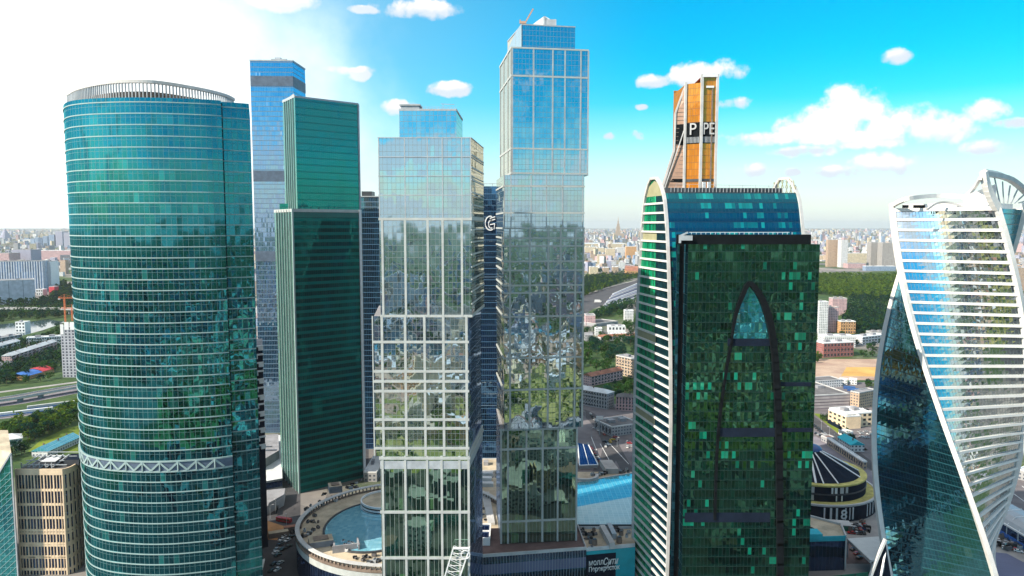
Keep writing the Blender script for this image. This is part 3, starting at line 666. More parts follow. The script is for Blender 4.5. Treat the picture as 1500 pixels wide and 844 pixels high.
for i in range(n + 1):
    t = i / n; x = x0 + (x1 - x0) * t; z = zf0 + (at(797, 24, 405).z - zf0) * (min(1, (t / .52) ** .8) if t < .52 else (1 - ((t - .52) / .48) ** 1.7))
    if prev:
        mb.poly([(prev[0], 405, zf0), (x, 405, zf0), (x, 405, z), (prev[0], 405, prev[1])]); mb.poly([(prev[0], 405, prev[1]), (x, 405, z), (x, 420, z), (prev[0], 420, prev[1])]); mb.poly([(x, 420, zf0), (prev[0], 420, zf0), (prev[0], 420, prev[1]), (x, 420, z)])
    prev = (x, z)
T.part('roof_shell', mb, 'white_panel')
mb = MB().box(X(798, 30, 404), X(815, 30, 404), 404.0, 405.5, zP, at(798, 25, 404).z - 1.2).box(X(797, 30, 404) - .3, X(799, 30, 404), 403.8, 405.5, zP, at(798, 24, 404).z); T.part('roof_louvre', mb, 'grey_metal')
a, b = at(769, 34, 420), at(781, 13, 420)
mb = MB().beam(a, b, .7, .7).beam(at(762, 33, 420), at(762, 29, 420), .7, .7).beam(at(761, 33, 420), at(771, 33, 420), 1.2, 1.2); T.part('roof_crane', mb, 'tan_stripe')
ac_, bc_ = pf[3], pf[0]
mb = MB(); pr = None
for i in range(9):
    t = i / 8; p = Vector(ac_).lerp(Vector(bc_), t); z = zA1 + (zP - zA1) * (.55 + .45 * math.sin(t * 1.57)) + .5
    if pr: mb.poly([(pr[0].x - .35, pr[0].y, zA1), (p.x - .35, p.y, zA1), (p.x - .35, p.y, z), (pr[0].x - .35, pr[0].y, pr[1])])
    pr = (p, z)
T.part('curved_screen', mb, 'capital_glass')
FLb, FRb, BLb = xy(at(738, 262, 387.5)), xy(at(856, 262, 393)), xy(at(727.3, 272, 434)); BRb = (BLb[0] + FRb[0] - FLb[0], BLb[1] + 5.5)
T.part('middle_block', (lambda mb: [mb.wall(p, q, zB0, zA0 - .1, 0, k) for k, (p, q) in enumerate(((FLb, FRb), (FRb, BRb), (BRb, BLb), (BLb, FLb)))] and mb)(MB()), ['capital_glass', 'capital_glass_side', 'capital_glass_side', 'capital_glass_side'])
T.part('middle_roof', MB().poly([(p[0], p[1], zA0 - .05) for p in (FLb, FRb, BRb, BLb)]), 'roof_grey')
T.part('middle_soffit', MB().poly([(p[0], p[1], zB0 + .05) for p in (FLb, BLb, BRb, FRb)]), 'roof_grey')
zm = at(800, 335, 390).z
piers(T, FLb, FRb, [(739, 300), (748.5, 300), (778, 300), (800.5, 300), (824, 300), (853.5, 300)], zm, zA0, .5, .25, 'grey_metal')
piers(T, FLb, FRb, [(747, 500), (776, 500), (802.5, 500), (820.5, 500), (842, 500), (853.5, 500)], zB0, zm, .95, .35, 'pier_grey')
bands(T, [(FLb, FRb), (BLb, FLb)], [at(795, y, 390).z for y in (273, 312, 334.5, 349, 360.5, 383, 396, 418, 429, 463.5, 524, 570.5)], .85, .4, 'pier_grey')
FLc, FRc, BLc = xy(at(733, 700, 389)), xy(at(845, 700, 393.5)), xy(at(727, 690, 432)); BRc = (BLc[0] + FRc[0] - FLc[0], BLc[1] + 4)
quad_tower(T, FLc, FRc, BRc, BLc, 24.5, zB0 - .05, ['capital_glass_low', 'capital_glass_blue', 'capital_glass_blue', 'capital_glass_blue'], 'lower_block')
piers(T, FLc, FRc, [(734, 700), (744, 700), (771, 700), (794.5, 700), (817, 700), (844.5, 700)], 24.5, zB0, 1.0, .4, 'pier_grey')
bands(T, [(FLc, FRc)], [at(790, y, 391).z for y in (628.5, 657, 762.5)], 1.05, .45, 'pier_grey')
mb = MB(); a, b = Vector((*BLb, zB0)), Vector((*FLb, zB0)); mb.poly([a, b, (FLc[0], FLc[1], zB0 - 7), (BLc[0], BLc[1], zB0 - 3)]); T.part('overhang', mb, 'white_panel')
# podium
pod = [xy(gnd(690, 814, 25)), xy(gnd(858.5, 801.8, 25)), xy(gnd(846, 768, 25)), xy(gnd(696, 772, 25))]
mb = MB(); zs = [0, 12.5, 20.8, 24.0]; ms = [0, 1, 0]
for (p, q) in zip(pod, pod[1:] + pod[:1]):
    for k in range(3): mb.wall(p, q, zs[k], zs[k + 1], 0, ms[k])
T.part('podium_wall', mb, ['navy_glass', 'blue_glass_dark']); T.part('podium_roof', MB().poly([(*p, 24.0) for p in ccw(pod)]), 'roof_brown')
mb = MB(); edge_box(mb, pod[0], pod[1], 0, 1, 23.6, 25.3, .25); edge_box(mb, pod[1], pod[2], 0.003, 1, 23.6, 25.3, .25, .3); T.part('podium_parapet', mb, 'pale_concrete')
T.part('podium_band', edge_box(MB(), pod[0], pod[1], 0, 1, 14.2, 19.6, .2), 'asphalt_blue')
for i in range(40): T.part('podium_fin', edge_box(MB(), pod[0], pod[1], i / 40, i / 40 + .0025, 1, 23.5, .45), 'grey_metal')
T = Thing('glazed_hatch', 'small white framed skylight hatch on the brown podium roof beside the gap', 'skylight', (*xy(gnd(709, 790, 25)), 24))
h_ = gnd(709, 792, 25); mb = MB().box(h_.x - 2.5, h_.x + 3.2, h_.y - 4, h_.y + 16, 24, 27); T.part('curb', mb, 'dark_metal')
mb = MB()
for i in range(3): mb.box(h_.x - 2.7, h_.x + 3.4, h_.y - 4.2 + i * 9.6, h_.y - 3.2 + i * 9.6, 24, 28.2)
mb.box(h_.x - 2.8, h_.x - 2.0, h_.y - 3, h_.y + 15, 27, 28.4).box(h_.x + 2.7, h_.x + 3.5, h_.y - 3, h_.y + 15, 27, 28.4); T.part('frame', mb, 'white_panel')
T.part('pane', MB().box(h_.x - 1.9, h_.x + 2.6, h_.y - 3, h_.y + 15, 27.1, 27.6), 'navy_glass')
#==PART3==
# ================================================================== 7. the dark green tower with the pointed, banded end
T = Thing('vaulted_tower', 'dark green glass tower with pointed white banded end and slab front', 'skyscraper', (105, 370, 0))
Nn = Vector((X(984, 600, 352), 352)); Ff = Vector((X(930.5, 600, 400), 400)); ax = Ff - Nn; LL = Vector((66.5, 3.0))
sn_px = [(258, .47), (264, .40), (270, .35), (280, .29), (290, .25), (310, .21), (340, .165), (400, .11), (500, .045), (600, .0), (700, .0), (844, .02)]
sf_px = [(258, .53), (264, .61), (270, .67), (285, .75), (300, .79), (330, .84), (400, .91), (480, .97), (600, 1.0), (700, 1.0), (844, .99)]
def tabz(tab, Yr): return [(Z(y, Yr), s) for y, s in tab]
tn, tf = tabz(sn_px, 360), tabz(sf_px, 392)
def look(tab, z):
    if z >= tab[0][0]: return tab[0][1]
    for (za, sa), (zb, sb) in zip(tab, tab[1:]):
        if za >= z >= zb: return sa + (sb - sa) * (za - z) / (za - zb)
    return tab[-1][1]
zpk = tn[0][0]; zroof = Z(283, 372)
def pt(s, z, along=0.0, outw=0.0):
    p = Nn + ax * s + LL * along - LL.normalized() * outw; return Vector((p.x, p.y, z))
zl_ = [0 + i * 4.7 for i in range(int(zroof / 4.7) + 1)] + [zroof]
mb = MB(); mbk = MB()
for za, zb in zip(zl_, zl_[1:]):
    a, b = pt(look(tn, za), za), pt(look(tn, zb), zb); c = Vector((LL.x, LL.y, 0)); L = LL.length
    mb.poly([a, a + c, b + c, b], [(0, za), (L, za), (L, zb), (0, zb)])
    a, b = pt(look(tf, za), za), pt(look(tf, zb), zb); mbk.poly([a + c, a, b, b + c], [(0, za), (L, za), (L, zb), (0, zb)])
T.part('curved_front', mb, 'vault_glass'); T.part('curved_back', mbk, 'vault_glass')
a, b = pt(look(tn, zroof), zroof), pt(look(tf, zroof), zroof); c = Vector((LL.x, LL.y, 0))
T.part('roof', MB().poly([a, a + c, b + c, b]), 'roof_dark')
T.part('roof_upstand', MB().beam(a + Vector((.5, .3, 1.0)), a + c + Vector((-8, .3, 1.0)), .8, 2.6), 'dark_metal')
mb = MB()
for i in range(34): p = a + c * (.05 + i * .026); mb.beam(p + Vector((0, -.25, .2)), p + Vector((0, -.25, 2.4)), .25, .25)
mb.beam(a + c * .1 + Vector((0, 4, 4.4)), a + c * .85 + Vector((0, 4, 3.4)), .15, .15)
for i in range(8): p = a + c * (.1 + i * .1) + Vector((0, 4, 0)); mb.beam(p, p + Vector((0, 0, 4.1)), .15, .15)
T.part('roof_rail', mb, 'grey_metal')
# end wall: two kinds of glass, floor bands, rim
top_z = [z for z in [0 + i * 4.7 for i in range(60)] if z < zpk - 3]
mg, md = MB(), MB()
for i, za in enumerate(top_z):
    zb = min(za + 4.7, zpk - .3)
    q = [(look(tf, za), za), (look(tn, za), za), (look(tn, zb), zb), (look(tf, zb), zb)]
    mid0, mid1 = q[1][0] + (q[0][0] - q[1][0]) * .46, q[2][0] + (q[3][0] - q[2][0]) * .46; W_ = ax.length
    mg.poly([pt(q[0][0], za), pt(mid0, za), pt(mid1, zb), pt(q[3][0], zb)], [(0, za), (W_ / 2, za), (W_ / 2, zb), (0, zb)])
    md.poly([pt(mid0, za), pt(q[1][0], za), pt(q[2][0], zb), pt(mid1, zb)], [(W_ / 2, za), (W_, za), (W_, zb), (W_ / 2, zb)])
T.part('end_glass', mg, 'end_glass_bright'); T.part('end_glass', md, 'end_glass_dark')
for z in top_z[1:]:
    s0, s1 = look(tn, z), look(tf, z); a, b = pt(s1, z, 0, .35), pt(s0, z, 0, .35)
    if z < zpk - 9: T.part('floor_band', MB().beam(a, b, 1.0, .95), 'white_paint')
for py, k0, k1 in ((349, .42, .97), (486, .42, .97), (601, .42, .97)):
    zc_ = Z(py, 392); k = max(i for i, z in enumerate(top_z) if z <= zc_); za, zb = top_z[k] + .45, top_z[k] + 4.3
    f = lambda t, z: pt(look(tn, z) + (look(tf, z) - look(tn, z)) * t, z, 0, .15)
    T.part('solid_panel', MB().poly([f(k1, za), f(k0, za), f(k0, zb), f(k1, zb)]), 'panel_olive')
f = lambda t, z: pt(look(tn, z) + (look(tf, z) - look(tn, z)) * t, z, 0, .12); zz = top_z[-2] - 1
T.part('top_panel', MB().poly([f(.98, zz), f(.02, zz), f(.03, zpk - 4), f(.5, zpk - 1.2), f(.97, zpk - 4)]), 'panel_olive')
def rim(al, tabs=(tn, tf), thick=1.5):
    mb = MB(); zs_ = sorted(set([0, 20, 40, 60, 80, 100, 120, 140, 160, 175, 185, 195, 200, 205, 208, 211, 214, 217, 219, zpk - .6, zpk]))
    path = [pt(look(tabs[0], z), z, al, .4) for z in zs_ if z <= zpk] + [pt(look(tabs[1], z), z, al, .4) for z in reversed(zs_) if z <= zpk]
    for p, q in zip(path, path[1:]):
        if (q - p).length > .05: mb.beam(p, q + (q - p).normalized() * .1, thick, 1.25)
    return mb
T.part('end_rim', rim(0), 'pale_concrete'); T.part('end_rim', rim(1.0), 'pale_concrete')
# far end plate with open lattice above the roof
mb = MB()
for i in range(26):
    t = i / 25; z = zroof
    while z < zpk:
        s0, s1 = look(tn, z), look(tf, z)
        if s0 - .02 < t < s1 + .02: mb.beam(pt(t, z, .985), pt(min(s1, max(s0, t + (.035 if i % 2 else -.035))), min(z + 3.2, zpk - .5), .985), .3, .3)
        z += 3.0
T.part('crown_lattice', mb, 'panel_olive')
mb = MB()
for za, zb in zip(zl_, zl_[1:]):
    q = [pt(look(tn, za), za, 1), pt(look(tf, za), za, 1), pt(look(tf, zb), zb, 1), pt(look(tn, zb), zb, 1)]; mb.poly(q, [(0, za), (40, za), (40, zb), (0, zb)])
T.part('far_end_glass', mb, 'end_glass_dark')
# slab front
YS = 336.0
sL, sR = X(990, 500, YS), X(1199, 422, YS); sl2 = X(1003, 500, YS + 3); zsl = Z(358, YS); zs2 = Z(343.5, YS)
mb = MB(); back = 358
mb.wall((sl2, YS), (sR, YS), 0, zsl, 0, 0); mb.wall((sR, YS), (sR + 1, 366), 0, zsl, 0, 1); mb.wall((sl2, back), (sl2, YS), 0, zsl, 0, 2)
T.part('slab_curtain_wall', mb, ['slab_glass', 'end_glass_dark', 'end_glass_dark'])
T.part('slab_roof', MB().poly([(sl2, YS, zsl), (sR, YS, zsl), (sR + 1, 366, zsl), (sl2, 366, zsl)]), 'roof_dark')
T.part('slab_parapet', MB().box(sL - .6, X(1187.5, 350, YS), YS - .5, YS + .6, zsl, zs2, 0), 'black')
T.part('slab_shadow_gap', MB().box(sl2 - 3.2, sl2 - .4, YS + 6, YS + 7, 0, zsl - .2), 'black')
T.part('slab_side_strip', MB().box(X(989, 500, YS + 5), X(993, 500, YS + 5), YS + 5, YS + 5.8, 0, zsl - .2), 'end_glass_dark')
hx = at(999, 349, YS - 1)
mb = MB().box(hx.x - .8, hx.x + 4.5, YS - 2, YS + 2, hx.z - 1, hx.z + 1.2).beam((hx.x - 1, YS - 1.5, hx.z - 2.2), (hx.x - 1, YS - 1.5, hx.z + 1.4), .9, .9).beam((hx.x - 1, YS - 1.5, hx.z + 1), (hx.x + 2.5, YS - 1.5, hx.z + 2.6), .7, .7); T.part('cleaning_cradle', mb, 'grey_metal')
mb = MB()
for i in range(22): x = X(1012 + i * 7, 345, YS + 4); mb.beam((x, YS + 3, zs2 - 3), (x, YS + 3, zs2 + 1.0), .15, .15)
mb.beam((X(1012, 345, YS), YS + 3, zs2 + .9), (X(1160, 345, YS), YS + 3, zs2 + .9), .2, .2); T.part('terrace_rail', mb, 'white_panel')
for x0, x1, y0, y1 in ((1066, 1139, 496, 507), (1050, 1139, 627, 640), (1003, 1128, 751, 765), (1141, 1190, 627, 633), (1141, 1188, 560, 566)):
    T.part('plant_band', MB().box(X(x0, y0, YS), X(x1, y0, YS), YS - .15, YS + .2, Z(y1, YS), Z(y0, YS)), 'ink_navy')
ar = [(1072, 500), (1074, 480), (1079, 456), (1087, 434), (1097, 415), (1110, 428), (1120, 448), (1129, 480), (1135, 530), (1139, 600), (1141, 700), (1142, 844)]  # reflection of an arched building, its dark outline modelled as black bars
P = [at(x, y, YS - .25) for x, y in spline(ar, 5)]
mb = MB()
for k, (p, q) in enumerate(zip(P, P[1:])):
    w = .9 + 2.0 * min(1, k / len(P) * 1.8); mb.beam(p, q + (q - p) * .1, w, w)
T.part('arch_reflection_edge', mb, 'black')
mb = MB(); P = [at(x, y, YS - .25) for x, y in spline([(1072, 500), (1066, 530), (1059, 575), (1053, 625), (1049, 690), (1047, 760)], 5)]  # fainter left side of the same reflection, also put in as bars
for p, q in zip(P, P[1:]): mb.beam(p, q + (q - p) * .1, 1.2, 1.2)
T.part('arch_reflection_limb', mb, 'black')
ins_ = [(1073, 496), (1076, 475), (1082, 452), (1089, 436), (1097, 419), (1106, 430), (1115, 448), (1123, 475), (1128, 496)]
pp = [at(x, y, YS - .12) for x, y in ins_]; T.part('arch_reflection_fill', MB().poly(list(reversed(pp)) if False else pp[::-1], [(p.x, p.z) for p in pp[::-1]]), 'slab_glass_reflection')  # bright inside of the reflected arch, laid on as a lighter pane

# ================================================================== 8. orange tower behind
T = Thing('orange_tower', 'orange glass tower with white fins and a black lettered band behind the vaulted tower', 'skyscraper', (140, 525, 0))
YM = 520.0
def mx(px): return X(px, 330, YM)
zt = Z(109, YM); z1 = Z(121, YM)
f1, f2, f3, f4 = (mx(1003.5), YM + 6), (mx(1024), YM), (mx(1046), YM), (mx(1051.5), YM + 10)
mb = MB(); mb.wall(f1, f2, 0, z1, 0, 0); mb.wall(f2, f3, 0, zt - 1, 0, 0); mb.wall(f3, f4, 0, zt - 3, 0, 1); mb.wall(f4, (f4[0], YM + 45), 0, zt - 3, 0, 1); mb.wall((f4[0], YM + 45), (f1[0], YM + 45), 0, zt - 3, 0, 1); mb.wall((f1[0], YM + 45), f1, 0, z1, 0, 1)
mb.poly([(*f1, z1), (*f2, z1), (f2[0], YM + 44, z1), (f1[0], YM + 44, z1)], None, 1); mb.poly([(*f2, zt - 1), (*f3, zt - 1), (*f4, zt - 3), (f4[0], YM + 44, zt - 3), (f2[0], YM + 44, zt - 3)], None, 1)
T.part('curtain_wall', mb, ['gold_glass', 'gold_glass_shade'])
for (x, y), zz, w in ((f1, z1 + 1, 1.4), (f2, zt, 1.7), (f3, zt, 1.7), (f4, zt - 4, 1.5)):
    T.part('fin', MB().box(x - w / 2, x + w / 2, y - 1.4, y + 1.0, 0, zz), 'pale_concrete')
T.part('fin_beam', MB().box(f2[0], f3[0], YM - 1.5, YM + .5, zt - 2.0, zt - .2), 'white_panel')
T.part('sky_panel', MB().box(mx(1030), mx(1041), YM - 1.0, YM - .3, Z(129, YM), Z(126, YM)), 'white_panel')
T.part('centre_mullion', MB().box(mx(1038), mx(1040), YM - .8, YM - .1, 0, Z(130, YM)), 'mech_brown')
zb0, zb1 = Z(210, YM), Z(179, YM)
mb = MB(); edge_box(mb, f1, f2, 0, 1, zb0, zb1, .3); edge_box(mb, f2, f3, 0, 1, zb0, zb1, .3); T.part('sign_band', mb, 'black')
mb = MB()
for i in range(12): edge_box(mb, f2, f3, i / 12 + .02, i / 12 + .05, zb0 + .5, zb0 + 4.5, .6); edge_box(mb, f1, f2, i / 12 + .02, i / 12 + .05, zb0 + .5, zb0 + 4.5, .6)
T.part('band_fins', mb, 'grey_metal')
mb = MB(); edge_box(mb, f1, f2, 0, 1, Z(266, YM), Z(262, YM), .3); edge_box(mb, f2, f3, 0, 1, Z(266, YM), Z(262, YM), .3); T.part('low_band', mb, 'dark_metal')
wing_ = [(1004, 123), (997, 143), (990.5, 163), (990, 200), (989.5, 219), (972.5, 277), (970, 291), (970, 420), (970, 640)]
wp = [(mx(x), Z(y, YM)) for x, y in wing_]; mb = MB()
for (xa, za), (xb, zb) in zip(wp, wp[1:]):
    mb.poly([(xb, YM + 9, zb), (f1[0], YM + 7, zb), (f1[0], YM + 7, za), (xa, YM + 9, za)], [(xb, zb), (f1[0], zb), (f1[0], za), (xa, za)]); mb.poly([(xb, YM + 14, zb), (xb, YM + 9, zb), (xa, YM + 9, za), (xa, YM + 14, za)], None, 0)
T.part('sloping_wing', mb, 'tan_stripe')
mb = MB()
for y in range(132, 280, 6):
    z = Z(y, YM); i = next(k for k in range(len(wp) - 1) if wp[k][1] >= z >= wp[k + 1][1]); t = (wp[i][1] - z) / (wp[i][1] - wp[i + 1][1]); x = wp[i][0] + (wp[i + 1][0] - wp[i][0]) * t
    mb.beam((x, YM + 8.9, z), (f1[0], YM + 6.9, z), .3, .35)
T.part('wing_louvres', mb, 'mech_brown')
T.part('wing_dark_band', MB().poly([(mx(990.5), YM + 8.8, Z(211, YM)), (f1[0] - .4, YM + 6.6, Z(211, YM)), (f1[0] - .4, YM + 6.6, Z(180, YM)), (mx(991.5), YM + 8.8, Z(180, YM))]), 'black')
T.part('wing_dark_band', MB().poly([(mx(978), YM + 8.8, Z(266, YM)), (f1[0] - .4, YM + 6.6, Z(266, YM)), (f1[0] - .4, YM + 6.6, Z(261, YM)), (mx(979.3), YM + 8.8, Z(261, YM))]), 'black')
mb = MB()
for (xa, za), (xb, zb) in zip(wp[:6], wp[1:7]): mb.beam((xa, YM + 8.5, za), (xb, YM + 8.5, zb), .9, 1.0)
mb.beam((mx(1002), YM + 6, Z(190, YM)), (mx(976), YM + 8, Z(275, YM)), .7, .7); T.part('wing_edge', mb, 'pale_concrete')
def text(name, s, size, loc, rot, mat, parent=None, origin=(0, 0, 0), ext=.12, sx=1.0, shear=0.0, bold=0.0):
    cu = bpy.data.curves.new(name, 'FONT'); cu.body = s; cu.size = size; cu.extrude = ext; cu.shear = shear; cu.offset = bold; cu.resolution_u = 3
    o = bpy.data.objects.new(name, cu); COL.objects.link(o)
    me = bpy.data.meshes.new_from_object(o.evaluated_get(bpy.context.evaluated_depsgraph_get())); COL.objects.unlink(o); bpy.data.objects.remove(o)
    o = bpy.data.objects.new(name, me); COL.objects.link(o); me.materials.clear(); me.materials.append(MATS[mat])
    o.location = Vector(loc) - Vector(origin); o.rotation_euler = rot; o.scale = (sx, 1, 1)
    if parent: o.parent = parent
    return o
lp = at(1010.5, 204, YM - 1); text('lettering', 'P', 11.5, (lp.x, YM + 2.6, Z(197, YM)), (R(90), 0, R(-18)), 'pale_concrete', T.o, T.loc, .3, .9)
text('lettering', 'PE', 11.5, (f2[0] + .9, YM - .6, Z(197, YM)), (R(90), 0, 0), 'pale_concrete', T.o, T.loc, .3, .72)
c = at(1035, 271, YM - 4); mb = MB()
for dx in (-1.8, 1.6): mb.obox(c.x + dx, YM - 4, 1.1, .6, .3, c.z - 2, c.z + 2)
T.part('dish_antenna', mb, 'white_panel')

# ================================================================== 9. the twisted white tower
T = Thing('twisted_tower', 'twisted tower with white ribbon edges, white banded faces and dark glass faces', 'skyscraper', (237, 398, 0))
EX, EY = 237.125, 398.2
def ang(z): t = 220 - z; return 164.416 + .61 * t - 1.634 * (t / 100) ** 2
def rad(z): return 32.527 * (1 + .065 * (220 - z) / 100)
OFF = [0, 90 + 5.597, 180 + 5.597, -90]      # ribbons: between light and dark faces, in turn
def corner(k, z, dr=0.0):
    b = R(ang(z) + (0, 95.597, 180, -84.403)[k]); r = rad(z) + dr
    return Vector((EX + r * math.cos(b), EY + r * math.sin(b), z))
zE = at(1370, 306, 372).z; FH = 5.32; nf = int(zE / FH)
lev = [zE - FH * i for i in range(nf + 1)] + [0.0]
def face(k0, k1, n=12, flip=False):
    mb = MB(); W0 = 46.0
    for za, zb in zip(lev[1:], lev):
        steps = 2
        for s_ in range(steps):
            y0, y1 = za + (zb - za) * s_ / steps, za + (zb - za) * (s_ + 1) / steps
            a0, b0, a1, b1 = corner(k0, y0), corner(k1, y0), corner(k0, y1), corner(k1, y1)
            for i in range(n):
                t0, t1 = i / n, (i + 1) / n
                mb.poly([a0.lerp(b0, t0), a0.lerp(b0, t1), a1.lerp(b1, t1), a1.lerp(b1, t0)], [(W0 * t0, y0), (W0 * t1, y0), (W0 * t1, y1), (W0 * t0, y1)])
    return mb
T.part('light_face', face(0, 1), 'twist_light'); T.part('dark_face', face(3, 0), 'twist_dark')
T.part('light_face', face(2, 3), 'twist_light'); T.part('dark_face', face(1, 2), 'twist_dark')
T.part('roof', MB().poly([corner(k, zE) for k in (0, 1, 2, 3)]), 'white_panel')
for k0, k1 in ((0, 1), (2, 3)):
    for i, z in enumerate(lev[:-1]):
        a, b = corner(k0, z, .35), corner(k1, z, .35); T.part('floor_band', MB().beam(a, b, 1.3, 1.75 if i == 0 else 1.25), 'white_paint')
for k in range(4):
    mb = MB(); zt_ = zE + (3.2 if k in (0, 2) else 0); q = [zt_ - i * 2.66 for i in range(int(zt_ / 2.66) + 1)] + [0]
    for za, zb in zip(q, q[1:]): mb.beam(corner(k, za, .25) + Vector((0, 0, .1)), corner(k, zb, .25) - Vector((0, 0, .1)), 2.5, 2.3)
    T.part('edge_ribbon', mb, 'white_paint')
# crown: the ribbon sweeps up into a horn
e0 = corner(1, zE); tip = at(1441, 252, e0.y - 4); e1 = corner(0, zE + 2.5); e3 = corner(2, zE + 3)
mb = MB(); pr = None
for i in range(9):
    t = i / 8; p = e0.lerp(tip, t) + Vector((-1.2 * math.sin(t * 3.14), 0, 0))
    if pr is not None: mb.beam(pr, p + (p - pr) * .08, 3.0, 3.6 - t * 1.2)
    pr = p
T.part('horn', mb, 'white_paint')
def bar(pts, w, h): 
    mb = MB(); P = [Vector(p) for p in spline(pts, 6)]
    for p, q in zip(P, P[1:]): mb.beam(p, q + (q - p) * .08, w, h)
    return mb
far = at(1560, 300, 420)
T.part('crown_beam', bar([tip + Vector((0, 0, -.8)), at(1480, 263, 385), at(1512, 290, 400), at(1530, 306, 412)], 3.0, 2.2), 'grey_metal')
T.part('crown_beam', bar([tip + Vector((.4, 0, .9)), at(1470, 256, 385), at(1502, 278, 400), at(1530, 300, 412)], 1.2, .8), 'white_paint')
for i in range(7):
    t = .16 + i * .12; a = Vector(tip).lerp(at(1530, 306, 412), t) + Vector((0, 0, 2.2 * math.sin(t * 3.1) - .8)); b = e0.lerp(at(1520, 303, 420), t * .7) + Vector((0, 2, 2.4))
    T.part('crown_rib', MB().beam(a, b, .5, .6), 'grey_metal')
mb = MB(); b0 = at(1408, 292, 388); mb.poly([e0 + Vector((-1, 0, 12)), b0 + Vector((0, 0, 1.2)), at(1412, 297, 388), e0 + Vector((-1, 0, 1.5))]); T.part('crown_screen', mb, 'white_panel')
T.part('crown_beam', bar([tip + Vector((-1.5, 0, -3)), at(1424, 279, 384), at(1408, 291, 388)], 1.3, 1.5), 'white_paint')
T.part('crown_beam', bar([e1 + Vector((.5, .5, 0)), at(1330, 291, 385), at(1370, 287, 400), at(1408, 288, 400)], 1.6, 2.2), 'white_paint')
rc = [corner(k, zE).lerp(Vector((EX, EY, zE)), .16) for k in range(4)]
mb = MB()
for a, b in ((rc[0], rc[1]), (rc[1], rc[2]), (rc[2], rc[3]), (rc[3], rc[0])): mb.wall(a, b, zE, zE + 3.0)
mb.poly([(p.x, p.y, zE + 3.0) for p in rc]); T.part('roof_house', mb, 'white_paint')
T.part('roof_arch', bar([at(1358, 307, 376), at(1372, 298, 378), at(1390, 297, 380), at(1408, 302, 380), at(1416, 307, 380)], .8, 1.1), 'pale_concrete')
for px in (1327, 1343, 1351): c = at(px, 302.5, 376); T.part('roof_hatch', MB().box(c.x - 1.6, c.x + 1.2, c.y - .5, c.y + .5, c.z - .8, c.z + .7), 'black')
mb = MB(); fl = [(1297, 790), (1284, 820), (1273, 850), (1268, 875)]
for i in range(5):
    a = at(1296 - i * .5, 800 + i * 14, 362); b = at(1284 - i * 3.5, 824 + i * 16, 358); mb.beam(a + Vector((1.5, 1, 0)), b + Vector((2.6, 0, -6)), .8, .8)
fl3 = [at(x, y, 361 - i) for i, (x, y) in enumerate(fl)]
T.part('base_rib', mb, 'white_panel')
mb = MB()
for p, q in zip(fl3, fl3[1:]): mb.beam(p, q, 1.3, 1.3)
T.part('base_edge', mb, 'white_paint')
T.part('base_glass', MB().poly([fl3[0] + Vector((0, .6, 0)), fl3[3] + Vector((0, .6, 0)), at(1310, 875, 361)]), 'ink_navy')

# ================================================================== 10. lower left: teal prism and stone fronted block
T = Thing('teal_prism', 'teal glass prism with a chamfered top beside the beige stone block', 'office building', (-280, 400, 0))
Yp = 398.0; a, b = (X(-90, 700, Yp), Yp), (X(22, 760, Yp), Yp); zt0, zt1 = at(0, 693, Yp).z, at(18, 664, Yp).z
mb = MB(); xl = X(-20, 700, Yp)
mb.poly([(a[0], Yp, 0), (b[0], Yp, 0), (b[0], Yp, zt1), (xl, Yp, at(-20, 722, Yp).z), (a[0], Yp, at(-20, 722, Yp).z)], [(0, 0), (b[0] - a[0], 0), (b[0] - a[0], zt1), (xl - a[0], zt0 - 8), (0, zt0 - 8)])
mb.wall(b, (b[0] * 1.12, 444), 0, zt1); T.part('curtain_wall', mb, 'teal_glass')
T.part('roof', MB().poly([(b[0], Yp, zt1), (b[0] * 1.12, 444, zt1), (xl - 60, 444, zt1), (xl, Yp, at(-20, 722, Yp).z)]), 'roof_tan')
T.part('corner_trim', MB().beam((xl, Yp - .3, at(-20, 722, Yp).z), (b[0], Yp - .3, zt1), .8, .8).beam((b[0], Yp - .2, 0), (b[0], Yp - .2, zt1), .7, .7), 'grey_metal')
mb = MB()
for i in range(16): z = 4 + i * 3.6; mb.beam((xl, Yp - .1, z - 9), (b[0], Yp - .1, z + 4), .25, .2)
T.part('diagonal_trim', mb, 'band_pale')
T = Thing('stone_block', 'beige stone office block with tall paired windows beside the round tower', 'office building', (-250, 412, 0))
Yb = 404.0; pl = [(X(22, 690, Yb), Yb), (X(92, 690, Yb), Yb)]; cv = spline([pl[1], (X(103, 690, 408), 408), (X(114, 690, 416), 416), (X(121, 690, 428), 428)], 4); fr = [pl[0]] + cv
zt = at(60, 689, Yb).z
T.part('glazing', MB().ringwall(fr, 0, zt - 1), 'navy_glass')
T.part('roof', MB().poly([(x, y, zt - .6) for x, y in ccw(fr + [(pl[0][0], 434)])]), 'roof_dark')
sides = [(p, q) for p, q in zip(fr, fr[1:])]
def sband(z0, z1, pr, nm, mat='stone_beige'): T.part(nm, MB().ribbon(fr, pr, z0, z1), mat)
rows = [689, 723, 744, 763.5, 782, 801.5, 820.5, 839]
sband(zt - 2.6, zt + .8, .5, 'cornice')
for y in rows[1:]: z = at(60, y - 6, Yb).z; sband(z - 1.0, z + .4, .35, 'spandrel')
for z in (10, 17, 24): sband(z - .6, z + .6, .35, 'spandrel')
n = 15
for i in range(n + 1):
    t = i / n; w = (.013 if i % 3 else .026); w = .055 if i in (0, n) else w
    T.part('stone_pier', edge_box(MB(), pl[0], pl[1], max(0, t - w / 2), min(1, t + w / 2), 0, zt - 2, .42), 'stone_beige')
for i in range(0, len(cv) - 1, 1):
    if i % 2 == 0: T.part('stone_pier', edge_box(MB(), cv[i], cv[i + 1], .0, 1.0, 0, zt - 2, .42), 'stone_beige')
mb = MB()
